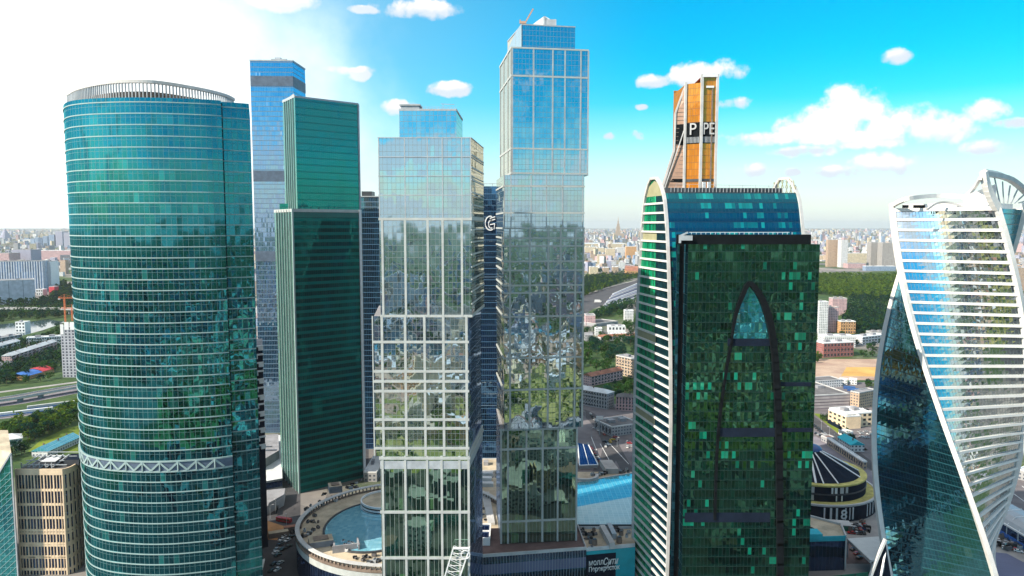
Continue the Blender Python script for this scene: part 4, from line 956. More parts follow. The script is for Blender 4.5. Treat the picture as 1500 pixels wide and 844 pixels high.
for i in range(6): mb.beam((pl[0][0] + 1 + i * 3.4, 408, zt), (pl[0][0] + 4 + i * 3.4, 420, zt + 4), .6, .5); mb.beam((pl[0][0] + 1 + i * 3.4, 408, zt), (pl[0][0] + 1 + i * 3.4, 408, zt + 3), .4, .4)
for i in range(4): mb.beam((pl[0][0], 409 + 5 * i, zt + 1.5 + i * .9), (pl[0][0] + 26, 409 + 5 * i, zt + 1.5 + i * .9), .4, .4)
T.part('roof_frame', mb, 'grey_metal')
T.part('roof_skylight', MB().prism([(X(62, 675, 412), 410), (X(84, 675, 412), 410), (X(92, 670, 420), 422), (X(74, 670, 420), 422)], zt, zt + 3.0, 0, 1), ['dark_metal', 'roof_pale'])
T.part('plant_room', MB().prism([(X(94, 675, 412), 412), (X(114, 675, 412), 413), (X(118, 670, 420), 424), (X(99, 670, 420), 424)], zt, zt + 3.2, 0, 1), ['dark_metal', 'ink_navy'])

# ================================================================== 11. round mall with glass dome
MC = Vector((-63.5, 430)); MR = 62.5; zr = 19.0
T = Thing('round_mall', 'low round mall with tan roof terrace, colonnaded rim and a blue glass dome', 'mall', (MC.x, MC.y, 0))
def circ(r, n=96, c=MC, sx=1.0, sy=1.0): return [(c.x + r * sx * math.cos(2 * math.pi * i / n), c.y + r * sy * math.sin(2 * math.pi * i / n)) for i in range(n)]
T.part('glass_wall', MB().ringwall(circ(MR), 0, zr - 1, 0, True), 'navy_glass')
T.part('wall_band', MB().ribbon(circ(MR), .4, zr - 4.2, zr - .8, 0, True), 'pier_grey')
T.part('roof', MB().poly([(x, y, zr) for x, y in circ(MR - .2)]), 'roof_tan')
T.part('rim_wall', MB().ribbon(circ(MR), .5, zr - .5, zr + .6, 0, True, 1.4), 'mech_brown'); T.part('rim_cap', MB().ribbon(circ(MR - .2), .9, zr + 3.0, zr + 3.6, 0, True, 1.6), 'pale_concrete')
mb = MB(); cc_ = circ(MR - .6, 150)
for x, y in cc_:
    if math.atan2(y - MC.y, x - MC.x) > 1.2 or True: mb.obox(x, y, .22, .5, math.atan2(y - MC.y, x - MC.x) + 1.57, zr + .5, zr + 3.1)
o = T.part('rim_colonnade', mb, 'mech_brown')
dc = gnd(533, 770, zr); dcv = Vector((dc.x + 7, dc.y)); dm = MB(); rings = []
for k in range(8):
    t = k / 7; r = 29 * math.cos(t * 1.35); z = zr + .3 + 2.0 * math.sin(t * 1.35); rings.append([(dcv.x + r * 1.0 * math.cos(2 * math.pi * i / 56), dcv.y + r * 1.28 * math.sin(2 * math.pi * i / 56), z) for i in range(56)])
for a, b in zip(rings, rings[1:]):
    for i in range(56): j = (i + 1) % 56; dm.poly([a[i], a[j], b[j], b[i]])
dm.poly(rings[-1]); T.part('glass_dome', dm, 'dome_glass'); T.part('dome_kerb', MB().ribbon([(p[0], p[1]) for p in rings[0]], .9, zr, zr + 1.0, 0, True), 'dark_metal')
ic = gnd(566, 735, zr + 4); icv = Vector((ic.x, ic.y)); ci = lambda r: circ(r, 56, icv)
T.part('inner_drum', MB().prism(ci(15.5), zr, zr + 4.6, 0, 1), ['ink_navy', 'roof_tan'])
for z in (zr + 1.6, zr + 3.4, zr + 5.6): T.part('drum_band', MB().ribbon(ci(15.5), .4, z - .55, z + .55, 0, True, .5), 'white_panel')
for px, py, hx_, hy_, h_ in ((491, 719, 4.2, 4.4, 4.4), (470, 797, 6.5, 4.6, 3.2)):
    g = gnd(px, py, zr); T.part('roof_house', MB().obox(g.x, g.y, hx_, hy_, .35, zr, zr + h_, 0, 1), ['roof_grey', 'roof_tan']); T.part('house_cap', MB().obox(g.x, g.y, hx_ * .62, hy_ * .62, .35, zr + h_, zr + h_ + .6), 'mech_brown')
g = gnd(508, 803, zr); T.part('plant_enclosure', (lambda mb: [mb.obox(g.x + dx, g.y + dy, hx_, hy_, .3, zr, zr + 4.0) for dx, dy, hx_, hy_ in ((0, -4.6, 6.6, .4), (6.2, 0.5, .4, 5), (-6.2, -3, .4, 2.5))] and mb)(MB()), 'roof_grey')
def unit_mesh(kind):
    mb = MB(); 
    if kind == 0: mb.box(-1.1, 1.1, -.8, .8, .25, 1.6, 0); mb.tube((-.5, 0, 1.6), (-.5, 0, 1.85), .42, m=1); mb.tube((.55, 0, 1.6), (.55, 0, 1.85), .42, m=1)
    elif kind == 1: mb.box(-2.2, 2.2, -.7, .7, .2, 1.1, 0); mb.box(-.6, .6, -1.3, 1.3, .2, 1.5, 1); mb.tube((-2, 0, .8), (-3.2, 0, .3), .3, m=1)
    else: mb.tube((0, 0, 0), (0, 0, 1.7), .9, .8, 10, 0); mb.tube((0, 0, 1.7), (0, 0, 2.0), .6, .6, 10, 1)
    return mb
units = []
for k in range(3):
    for pm in (('grey_metal', 'dark_metal'), ('mech_brown', 'dark_metal'), ('white_panel', 'dark_metal'), ('roof_dark', 'black')): units.append((k, unit_mesh(k).build('rooftop_unit', list(pm)).data))
for o in [o for o in scene.objects if o.name.startswith('rooftop_unit')]: bpy.data.objects.remove(o)
def unit(px, py, z, kind, sc=1.0, lab='air handling unit on the tan roof of the round mall', grp='machinery on the round mall roof', rot=None):
    g = gnd(px, py, z); o = bpy.data.objects.new('rooftop_unit', units[kind % 12][1]); COL.objects.link(o); o.location = (g.x, g.y, z + .01)
    o.rotation_euler = (0, 0, random.uniform(0, 3) if rot is None else rot); o.scale = (sc, sc, sc); tag(o, lab, 'roof machinery', grp)
for px, py in [(449, 748), (455, 742), (461, 757), (468, 736), (474, 741), (480, 734), (486, 731), (492, 735), (444, 758), (451, 766), (458, 765), (466, 766), (440, 774), (446, 779), (453, 783), (459, 778), (466, 774), (443, 787), (509, 716), (516, 711), (522, 709), (528, 705), (514, 717), (521, 715), (532, 822), (541, 826), (549, 824), (520, 818), (548, 815), (555, 822), (536, 817), (497, 728), (505, 724), (475, 725)]:
    unit(px, py, zr, random.choice((0, 1, 3, 4, 5, 7)), random.uniform(.8, 1.25))
for px, py in [(501, 806), (506, 801), (511, 798), (508, 808), (513, 804), (516, 799), (503, 796)]: unit(px, py, zr, 10 if px % 2 else 2, 1.1, 'dark cooling fan in the walled plant enclosure beside the dome', 'cooling fans in the plant enclosure')

# ================================================================== 12. atrium roof and mall with the advert
T = Thing('atrium_hall', 'long low hall with pale and blue glass atrium roof between two towers', 'mall', (70, 460, 0))
q = [gnd(838, 771, 24), gnd(1010, 771, 24), gnd(1010, 690, 24), gnd(836, 690, 24)]
T.part('hall_wall', MB().prism([xy(p) for p in q], 0, 23.4, 0, 1), ['wall_grey', 'roof_tan'])
g0, g1, g2, g3 = gnd(836, 769, 24), gnd(980, 769, 24), gnd(980, 688, 24), gnd(836, 708, 24)
e_ = [gnd(836, 769, 24), gnd(836, 749, 24), gnd(836, 735, 24), gnd(836, 709, 24)]; f_ = [gnd(980, 769, 24), gnd(980, 722, 24), gnd(980, 700, 24), gnd(980, 684, 24)]
ms_ = ['atrium_pale', 'atrium_glass', 'atrium_glass']
for k in range(3):
    mb = MB(); n = 10
    for i in range(n):
        t0, t1 = i / n, (i + 1) / n; za, zb = [24 + 2.4 * math.sin(math.pi * j / 3) for j in (k, k + 1)]
        P4 = [e_[k].lerp(f_[k], t0), e_[k].lerp(f_[k], t1), e_[k + 1].lerp(f_[k + 1], t1), e_[k + 1].lerp(f_[k + 1], t0)]
        mb.poly([(P4[0].x, P4[0].y, za), (P4[1].x, P4[1].y, za), (P4[2].x, P4[2].y, zb), (P4[3].x, P4[3].y, zb)])
    T.part('atrium_roof', mb, ms_[k])
T.part('roof_kerb', MB().beam(e_[0] + Vector((0, -.6, -.1)), f_[0] + Vector((0, -.6, -.1)), 1.2, 1.2), 'dark_metal'); T.part('roof_kerb', MB().beam(e_[3] + Vector((0, .6, -.1)), f_[3] + Vector((0, .6, -.1)), 1.0, 1.0), 'pale_concrete')
g = gnd(855, 700, 23.5); mb = MB(); cb = [(g.x + 9 * math.cos(R(a)), g.y + 9 * math.sin(R(a))) for a in range(180, 371, 19)]; mb.ribbon(cb, 1.2, 23.4, 26, inset=.8); T.part('curved_parapet', mb, 'pale_concrete')
g = gnd(896, 690, 23.5); T.part('roof_house', MB().prism([(g.x - 5, g.y - 6), (g.x + 4, g.y - 6), (g.x + 2, g.y + 14), (g.x - 7, g.y + 14)], 23.4, 27), 'concrete')
for px, py, kd in ((880, 696, 4), (887, 694, 7), (913, 694, 3), (920, 694, 11), (909, 693, 5), (868, 697, 0), (918, 690, 8), (874, 698, 3)): unit(px, py, 23.5, kd, 1.2, 'small unit on the tan strip of roof behind the glass atrium', 'units behind the atrium')
T = Thing('advert_mall', 'flat roofed mall with teal advert wall standing right of the podium', 'mall', (52, 400, 0))
r = [gnd(858.8, 803.5, 24.0), gnd(930, 797, 24.0), gnd(930, 772.5, 24.0), gnd(847.5, 772.5, 24.0)]
T.part('mall_wall', MB().prism([xy(p) for p in r], 0, 23.2, 0, 1), ['teal_glass', 'roof_tan'])
for a_, b_ in ((r[0], r[1]), (r[2], r[3])): T.part('parapet', edge_box(MB(), xy(a_), xy(b_), 0, 1, 22.5, 24.4, .3), 'roof_pale')
adv = T.part('advert_panel', edge_box(MB(), xy(r[0]), xy(r[1]), .0, 1.0, 1, 22.4, .5), 'teal_band')
T.part('advert_dark_patch', edge_box(MB(), xy(r[0]), xy(r[1]), .0, .6, 2, 20.5, .62), 'ink_navy', adv)
dr = (r[1] - r[0]); az_ = math.atan2(dr.y, dr.x); dn = Vector((dr.y, -dr.x, 0)).normalized() * .75; u_ = dr.normalized()
def on_adv(px, py): p = hit(px, py, r[0], r[1]); return p + dn
for s_, px, py, size, bold in (('молл', 861.5, 828, 4.6, .02), ('Сити', 882.5, 827.0, 5.4, .02), ('Перекрёсток', 861.5, 837, 3.7, .05)):
    text('lettering', s_, size, on_adv(px, py), (R(90), 0, az_), 'sign_white', adv, T.loc, .08, .74 if size < 5 else .66, .25 if s_ == 'Сити' else 0, bold)
T.part('underline', MB().beam(on_adv(885, 830), on_adv(899, 829.2), .2, .3), 'sign_white', adv)
g = gnd(889, 786, 23.2); d_ = gnd(896, 799, 23.2) - gnd(884, 775, 23.2); 
T.part('roof_duct', MB().beam(gnd(882, 773, 25), gnd(897, 800, 25), 3.0, 3.4), 'pale_concrete'); T.part('roof_duct', MB().beam(gnd(892, 770, 25), gnd(900, 786, 25), 2.6, 3.2), 'grey_metal')
for px, py, kd, sc in ((866, 796, 11, 1.7), (871, 798, 9, 1.7), (853, 781, 3, 1.2), (858, 784, 7, 1.1), (864, 785, 3, 1.1), (868, 784, 7, 1.2), (854, 778, 11, 1), (870, 778, 9, 1.1), (907, 795, 9, 1.8), (910, 784, 9, 1.4), (906, 779, 7, 1.2), (918, 787, 8, 1.0), (921, 781, 0, .9), (902, 776, 3, 1.2), (862, 790, 5, .9), (867, 803.5, 4, .9)):
    unit(px, py, 23.2, kd, sc, 'boxy unit on the tan flat roof above the teal advert', 'units above the advert', .1)
T = Thing('plant_deck', 'low tan roofed plant building seen down the gap between the stepped towers', 'building', (-8, 450, 0))
q = [gnd(696, 772, 18), gnd(738, 772, 18), gnd(738, 700, 18), gnd(696, 700, 18)]; T.part('wall', MB().prism([xy(p) for p in q], 0, 18, 0, 1), ['wall_grey', 'roof_tan'])
mb = MB()
for i in range(5): mb.beam(gnd(706 + i * 2.4, 722, 19.5), gnd(716 + i * 2.0, 768, 19.5), .8, 1.6)
T.part('roof_ducts', mb, 'pale_concrete')
for i, (w, y) in enumerate(((5, 712), (4, 704), (5, 697))): g = gnd(712, y, 18); T.part('roof_unit', MB().obox(g.x, g.y, w, 2.2, 0, 18, 20.5), 'roof_pale')
for px, py, kd in ((707, 756, 4), (712, 764, 7), (709, 748, 3)): unit(px, py, 18, kd, 1.0, 'small vent unit on the roof in the gap between the stepped towers', 'units between the stepped towers')

# ================================================================== 13. round dark building with the 8
RC = Vector((215.0, 520.0))
T = Thing('round_arcade', 'round black banded building with white stripes and dome, numbered 8', 'arcade', (RC.x, RC.y, 0))
RB = 42.0; pc = lambda rr, n=84: circ(rr, n, RC)
T.part('lower_drum', MB().prism(pc(RB), 0, 11.0, 0, 1), ['ink_navy', 'yellow_moss']); T.part('lower_cornice', MB().ribbon(pc(RB), .6, 10.3, 11.5, 0, True, 1.0), 'pale_concrete')
T.part('upper_drum', MB().prism(pc(RB - 7), 11, 21.5, 0, 1), ['ink_navy', 'yellow_moss']); T.part('upper_cornice', MB().ribbon(pc(RB - 7), .5, 21.2, 22.2, 0, True, 5.5), 'yellow_moss'); T.part('upper_belt', MB().ribbon(pc(RB - 7), .45, 15.5, 16.4, 0, True, .8), 'dark_metal')
def onring(px, py, rr):
    x, y, z = ray(px, py); b = -(x * RC.x + y * RC.y); a = x * x + y * y; c = RC.x ** 2 + RC.y ** 2 - rr * rr; t = (-b - math.sqrt(max(0, b * b - a * c))) / a
    return Vector((x * t, y * t, H + z * t))
def stripe(px, rr, z0, z1, w, mat, nm='stripe', py=740, pr=.25):
    p = onring(px, py, rr); a = math.atan2(p.y - RC.y, p.x - RC.x); T.part(nm, MB().obox(RC.x + (rr + pr) * math.cos(a), RC.y + (rr + pr) * math.sin(a), w / 2, .2, a + math.pi / 2, z0, z1), mat)
for px, w in ((1208, .9), (1217.5, 1.3), (1226, 1.2), (1239, .6), (1245, .6), (1249.5, .9), (1270, .6), (1274, .6), (1278, .6)): stripe(px, RB, 1.5, 9.6, w, 'white_panel')
for px, w, mt in ((1189, 3.4, 'pale_concrete'), (1219, 1.2, 'white_panel'), (1224.5, 1.7, 'white_panel'), (1233, 2.6, 'pale_concrete'), (1240, 1.8, 'pale_concrete')): stripe(px, RB - 7, 16.8, 20.8, w, mt, 'stripe', 720)
for px, w, mt in ((1225, .7, 'white_panel'), (1233, .8, 'white_panel'), (1189, 2.6, 'pale_concrete')): stripe(px, RB - 7, 11.6, 15.2, w, mt, 'stripe', 730)
p = onring(1231, 755, RB); a = math.atan2(p.y - RC.y, p.x - RC.x); tv = Vector((-math.sin(a), math.cos(a), 0))
text('lettering', '8', 9.0, Vector((RC.x, RC.y, 2.2)) + Vector((math.cos(a), math.sin(a), 0)) * (RB + .4), (R(90), 0, a + math.pi / 2), 'sign_white', T.o, T.loc, .15, 1.0, 0, .12)
mb = MB(); n = 40; ap = Vector((RC.x + 2, RC.y + 14, 36)); base = circ(RB - 10.5, n, RC)
for i in range(n):
    j = (i + 1) % n; a, b = Vector((*base[i], 22)), Vector((*base[j], 22)); mb.poly([a, b, b.lerp(ap, .75), a.lerp(ap, .75)])
T.part('tent_dome', mb, 'ink_navy')
dome = lambda i: (lambda a: a.lerp(ap, .76))(Vector((*base[i % n], 22)))
for i in (23, 25, 28, 29, 31, 36, 39, 2): a = Vector((*base[i % n], 22.3)); T.part('dome_stripe', MB().beam(a + Vector((0, -.3, .2)), dome(i) + Vector((0, -.3, .5)), .8 if i % 2 else 1.3, .4), 'white_panel')
mb = MB(); bl = Vector((ap.x + 1, ap.y - 2, 32.5)); rr_ = []
for k in range(7): t = k / 6 * 1.57; rr_.append([(bl.x + 8.5 * math.cos(t) * math.cos(2 * math.pi * i / 18), bl.y + 6.5 * math.cos(t) * math.sin(2 * math.pi * i / 18), bl.z + 4.5 * math.sin(t)) for i in range(18)])
for a_, b_ in zip(rr_, rr_[1:]):
    for i in range(18): j = (i + 1) % 18; mb.poly([a_[i], a_[j], b_[j], b_[i]])
T.part('blue_cap', mb, 'car_blue')

# ================================================================== 14. low buildings in the lower right corner
T = Thing('teal_trimmed_building', 'low navy glass building with tan roof and turquoise parapet beside the dark green tower', 'building', (170, 372, 0))
zt = 20.0; q = [gnd(1150, 788, zt), gnd(1239, 785.5, zt), gnd(1232, 768, zt), gnd(1183, 755, zt), gnd(1150, 752, zt)]
T.part('navy_wall', MB().prism([xy(p) for p in q], 0, zt - .6, 0, 1), ['navy_glass', 'roof_tan'])
mb = MB(); edge_box(mb, xy(q[0]), xy(q[1]), 0, 1, zt - 2.6, zt + .3, .3); T.part('turquoise_parapet', mb, 'teal_band'); T.part('turquoise_corner', MB().obox((q[0].x + q[3].x) / 2 - 1, q[0].y + 3, 9, 4, 0, zt - .6, zt + 2.5), 'teal_band')
T.part('side_parapet', MB().beam(q[1], q[2], .9, 1.2).beam(q[2], q[3], .9, 1.2), 'pale_concrete'); T.part('corner_trim', MB().beam((q[1].x, q[1].y - .4, 0), (q[1].x, q[1].y - .4, zt), .7, .7), 'pale_concrete')
for px, py in ((1187, 776), (1192, 778), (1184, 772)): unit(px, py, zt, 7, .9, 'grey unit on tan roof behind the turquoise parapet', 'units behind the turquoise parapet')
q = [gnd(1241, 789, 12), gnd(1275, 821, 12), gnd(1312, 821, 12), gnd(1330, 783, 12)]
T = Thing('white_canopy', 'plain white flat canopy roof at the foot of the twisted tower', 'canopy', (215, 385, 0))
T.part('roof_sheet', MB().prism([xy(p) for p in q], 11.2, 12), 'white_paint'); T.part('fascia', MB().beam(q[0] + Vector((0, -.3, -.6)), q[1] + Vector((0, -.3, -.6)), .6, 1.6), 'pale_concrete')
for p in (q[0], q[1], q[2]): T.part('post', MB().tube((p.x + 1, p.y + 1, 0), (p.x + 1, p.y + 1, 11.2), .4), 'grey_metal')
T = Thing('green_fence', 'dark green hoarding running below the navy building', 'fence', (190, 380, 0))
a, b = gnd(1150, 858, 4), gnd(1292, 842, 4); T.part('hoarding_panel', MB().beam((a.x, a.y, 3.2), (b.x, b.y, 3.2), .4, 6.4), 'green_hoarding')
for i in range(8): p = a.lerp(b, i / 7); T.part('post', MB().beam((p.x, p.y - .4, 0), (p.x, p.y - .4, 6.6), .3, .3), 'dark_metal')
T = Thing('green_booth', 'small green clad kiosk under the round black building', 'kiosk', (205, 400, 0))
g = gnd(1234, 778); T.part('wall', MB().obox(g.x, g.y + 4, 6, 4.0, -.2, 0, 3.6, 0, 1), ['green_hoarding', 'roof_grey']); T.part('roof_edge', MB().obox(g.x, g.y + 4, 6.4, 4.4, -.2, 3.6, 4.0), 'pale_concrete')
# station roof at the right edge
T = Thing('station_roof', 'curved pale blue station roof with blue base band beside the twisted tower', 'station', (330, 470, 0))
P0, P1 = gnd(1462, 768, 6), gnd(1540, 815, 6); dv = (P1 - P0).normalized(); nv = Vector((-dv.y, dv.x, 0)) 
if nv.y < 0: nv = -nv
A_ = P0 - dv * 12; B_ = P0 + dv * 60; A_.z = B_.z = 0
mb = MB(); prof = [(0, 9), (1.5, 11.5), (5, 13.5), (10, 14.6), (16, 14.8)]
for (o0, z0), (o1, z1) in zip(prof, prof[1:]):
    for i in range(12):
        a, b = A_.lerp(B_, i / 12), A_.lerp(B_, (i + 1) / 12); mb.poly([a + nv * o0 + Vector((0, 0, z0)), b + nv * o0 + Vector((0, 0, z0)), b + nv * o1 + Vector((0, 0, z1)), a + nv * o1 + Vector((0, 0, z1))])
T.part('glass_roof', mb, 'car_silver'); T.part('glass_wall', MB().wl(A_, B_, 3, 8.5), 'navy_glass'); T.part('blue_band', MB().beam(A_ + Vector((0, 0, 2)) - nv * .3, B_ + Vector((0, 0, 2)) - nv * .3, .8, 2.6), 'blue_band')
T.part('eaves', MB().beam(A_ + Vector((0, 0, 8.8)) - nv * .4, B_ + Vector((0, 0, 8.8)) - nv * .4, 1.2, .9), 'white_panel')
for i in range(8): a = A_.lerp(B_, i / 7); T.part('roof_rib', MB().beam(a + nv * 0 + Vector((0, 0, 9.3)), a + nv * 5 + Vector((0, 0, 13.9)), .5, .4).beam(a + nv * 5 + Vector((0, 0, 13.9)), a + nv * 16 + Vector((0, 0, 15.1)), .5, .4), 'white_panel'); T.part('post', MB().beam(a - nv * .2, a - nv * .2 + Vector((0, 0, 9)), .5, .5), 'white_panel')
T.part('back_wall', MB().wl(B_ + nv * 16, A_ + nv * 16, 0, 14.7), 'wall_grey')
#==PART4==
# ================================================================== ordinary buildings
FOOT = []
def block(name, label, pL, pR, depth, h, wall='wall_white', roof='roof_grey', kind='flat', cat='building', group=None, plant=True, wins=None, side_wins=None, roofh=None, z0=0.0):
    """a building from the photo points where its front wall meets the ground; depth and height in metres"""
    a, b = gnd(*pL, z0), gnd(*pR, z0); d = Vector((b.x - a.x, b.y - a.y)); L = d.length; d.normalize(); n = Vector((-d.y, d.x))
    c = (a + b) / 2; T = Thing(name, label, cat, (c.x, c.y, 0), group)
    q = [(a.x, a.y), (b.x, b.y), (b.x + n.x * depth, b.y + n.y * depth), (a.x + n.x * depth, a.y + n.y * depth)]
    m0 = [Vector(a_) for a_ in q]; cq = sum(m0, Vector((0, 0))) / 4; FOOT.append([tuple(v + (v - cq).normalized() * 5) for v in m0])
    mb = MB(); u = 0
    for i in range(4): mb.wall(q[i], q[(i + 1) % 4], 0, h, 0)
    T.part('wall', mb, wall)
    if kind == 'flat':
        w = min(1.2, L * .04, depth * .08)
        T.part('roof', MB().poly([(*p, h - .3) for p in q]), roof)
        mb = MB()
        for i in range(4): edge_box(mb, q[i], q[(i + 1) % 4], 0 if i % 2 == 0 else .002, 1 if i % 2 == 0 else .998, h - .6, h + .5, .18 if i % 2 == 0 else .16, w)
        T.part('parapet', mb, 'pale_concrete' if roof != 'roof_pale' else 'white_panel')
        if plant:
            ang_ = math.atan2(d.y, d.x)
            for k in range(2 if L > 25 else 1):
                t = .3 + .4 * k; mb = MB(); cx, cy_ = a.x + d.x * L * t + n.x * depth * .55, a.y + d.y * L * t + n.y * depth * .55; mb.obox(cx, cy_, min(4, L * .1), min(3, depth * .15), ang_, h - .3, h + 2.6); T.part('roof_house', mb, 'roof_grey')
    else:
        rh = roofh or depth * .28; ov = .6; e = [Vector((*p, h)) for p in q]; n3, d3 = Vector((n.x, n.y, 0)), Vector((d.x, d.y, 0))
        e = [e[0] - n3 * ov - d3 * ov, e[1] - n3 * ov + d3 * ov, e[2] + n3 * ov + d3 * ov, e[3] + n3 * ov - d3 * ov]; ins = depth * .5 if kind == 'hip' else 0
        r0 = (e[0] + e[3]) / 2 + d3 * ins + Vector((0, 0, rh)); r1 = (e[1] + e[2]) / 2 - d3 * ins + Vector((0, 0, rh)); mb = MB()
        mb.poly([e[0], e[1], r1, r0]); mb.poly([e[2], e[3], r0, r1]); mb.poly([e[3], e[0], r0]); mb.poly([e[1], e[2], r1]); mb.poly([e[0], e[3], e[2], e[1]])
        ro = T.part('roof', mb, roof)
        if L > 20:
            for k in range(max(2, int(L / 14))):
                p = r0.lerp(r1, (k + .5) / max(2, int(L / 14))) - n3 * (1.5 if k % 2 else -1.0); T.part('chimney', MB().obox(p.x, p.y, .55, .4, math.atan2(d.y, d.x), p.z - 1.6, p.z + 1.1), 'roof_brown', ro)
    for W, A_, B_ in ((wins, q[0], q[1]), (side_wins, q[3], q[0])):
        if W:
            nc, nr = W
            for r in range(nr):
                for c_ in range(nc):
                    t = (c_ + .5) / nc; z = (r + .28) * h / nr; ww = .26 / nc; T.part('window', edge_box(MB(), A_, B_, t - ww, t + ww, z, z + h / nr * .48, .09, .1), 'window_glass')
    return T
def hgt(pyb, pyt, px=750):
    """metres between a ground row and a higher row at the same distance"""
    g = gnd(px, pyb); return at(px, pyt, g.y).z
def blk(name, label, x0, x1, yb, yt, depth=18, skew=0.0, **k): return block(name, label, (x0, yb), (x1, yb + skew), depth, hgt(yb, yt, (x0 + x1) / 2), **k)

# ---- right gap: beyond the dark green tower
blk('tower_block', 'tan slab apartment tower standing above the wood, framed in white', 1212, 1228, 391, 351, 25, wall='wall_tower_tan', roof='roof_pale', cat='apartment block')
blk('tower_block', 'pale bluish slab tower beside the tan framed tower above the wood', 1231.5, 1241, 392, 352, 40, wall='wall_white', roof='roof_pale', cat='apartment block')
blk('tower_block', 'grey brown ribbed tower block over the wood, beside the twisted tower', 1275, 1290, 391, 355, 40, wall='wall_tower_grey', cat='apartment block')
blk('tower_block', 'second grey brown ribbed tower block, partly behind the twisted tower', 1291.5, 1313, 393, 356, 45, wall='wall_tower_grey', cat='apartment block')
blk('long_block', 'long dark low block between the bluish slab tower and the ribbed towers', 1242, 1268, 393, 386, 50, wall='wall_pink', roof='roof_dark')
blk('long_block', 'low white block at the foot of the ribbed towers', 1268, 1312, 397, 390, 30, wall='wall_blue', roof='roof_pale')
blk('long_block', 'cream lit long block between the tan tower and the ribbed towers', 1241, 1274, 386, 371, 60, wall='wall_cream', roof='roof_pale')
blk('long_block', 'cream low block left of the tan framed tower', 1190, 1212, 382, 374, 60, wall='wall_cream', roof='roof_pale')
blk('apartment_tower', 'white and pink apartment tower next to the orange block by the park wood', 1199, 1212, 489, 442, 14, wall='wall_white', roof='roof_pale', cat='apartment block')
blk('apartment_tower', 'brownish pink end of apartment tower joined to the white tower', 1213, 1227, 487, 450, 16, wall='wall_pink', roof='roof_rust', cat='apartment block')
blk('apartment_block', 'small orange apartment block in front of the park wood', 1231, 1253, 489, 471, 18, wall='wall_orange', roof='roof_pale', cat='apartment block', wins=(6, 4))
blk('apartment_block', 'faded pink apartment block with reddish roof behind the white and pink tower', 1219, 1240, 462, 437, 20, wall='wall_pink', roof='roof_rust', cat='apartment block')
blk('office_block', 'pale grey flat roofed office above the red brick building', 1207, 1253, 509, 493, 26, wall='wall_white', roof='roof_pale', cat='office building')
blk('brick_building', 'red brick building with many windows at the edge of the bare earth site', 1206, 1250, 524, 503, 26, skew=-2, wall='wall_brick', roof='roof_pale', wins=(9, 3))
blk('office_block', 'long white office beside the twisted tower above the earth site', 1263, 1298, 506, 494, 22, skew=-4, wall='wall_white', roof='roof_pale', cat='office building', wins=(8, 3))
blk('office_block', 'small grey hut roof behind the long white office', 1276, 1300, 493, 487, 20, wall='wall_grey', roof='roof_dark')
block('market_hall', 'big grey market hall with banded walls and sunken dark roof', (1188, 600), (1244, 597), 62, 15, wall='wall_hall', roof='roof_dark', cat='hall', plant=True)
block('market_hall', 'stair tower block at the corner of the big grey market hall', (1245, 597), (1258, 600), 30, 18, wall='wall_tan', roof='roof_grey', plant=False)
block('market_hall', 'pale long shed with dark eaves behind the big grey market hall', (1188, 570), (1234, 567), 22, 9, wall='wall_white', roof='roof_dark', plant=False, cat='shed')
T = block('yellow_office', 'pale yellow three storey office with white roof and blue gable', (1240, 627), (1277, 624), 26, 13.5, wall='stone_beige', roof='roof_pale', cat='office building', wins=(5, 3))
T = block('yellow_office', 'yellow wing with blue pitched roof edge attached to the pale yellow office', (1213, 618), (1239, 629), 16, 12.5, wall='stone_beige', roof='roof_pale', cat='office building', wins=(4, 3), plant=False)
g0, g1 = gnd(1212.5, 617.5, 12.6), gnd(1232, 628, 12.6); T.part('blue_eaves', MB().beam(g0 + Vector((0, -.5, .4)), g1 + Vector((0, -.5, .4)), 1.0, 3.0), 'ink_navy')
block('shed', 'small teal roofed pavilion beside the railway below the yellow office', (1227, 650), (1246, 662), 12, 6, wall='wall_white', roof='teal_band', kind='gable', cat='pavilion', side_wins=(3, 1))
block('shed', 'white flat kiosk in the car park below the yellow office', (1228, 636), (1240, 640), 8, 4, wall='wall_white', roof='roof_pale', plant=False, cat='kiosk')
block('platform_canopy', 'long white edged railway platform wall beside the round black building', (1211, 652), (1264, 688), 3.0, 6.5, wall='wall_tan', roof='roof_pale', plant=False, cat='wall', wins=(16, 1))
block('shed', 'low brown roofed stall between car park and platform wall', (1203, 646), (1212, 650), 8, 5, wall='wall_grey', roof='roof_brown', plant=False, cat='kiosk')
for i, (px, py) in enumerate(((1229, 563), (1243, 563))): block('long_shed', 'white sided storage shed on the edge of the earth site, %s' % ('beside the pale long shed' if i == 0 else 'nearer the blue containers'), (px, py), (px + 12, py + 1), 10, 6, wall='wall_white', roof='roof_pale', plant=False, cat='shed')
for i, (px, py) in enumerate(((1244, 570), (1250, 573), (1255, 575))):
    g = gnd(px, py); single('container', MB().obox(g.x, g.y, 6.5, 2.4, -.4, 0, 3.2).obox(g.x, g.y, 6.6, .2, -.4, 3.2, 3.4), 'car_blue', 'blue container in the yard beside the big grey market hall', 'container', (g.x, g.y, 0), 'blue containers in the yard')
# ---- far right beyond the twisted tower
blk('far_block', 'lone tan block visible to the far side of the twisted tower', 1485, 1502, 425, 392, 30, wall='wall_tan', cat='apartment block')
block('flat_hall', 'low dark roofed hall at the picture edge beyond the twisted tower', (1490, 702), (1530, 712), 30, 8, wall='wall_grey', roof='roof_pale', plant=False, cat='hall')
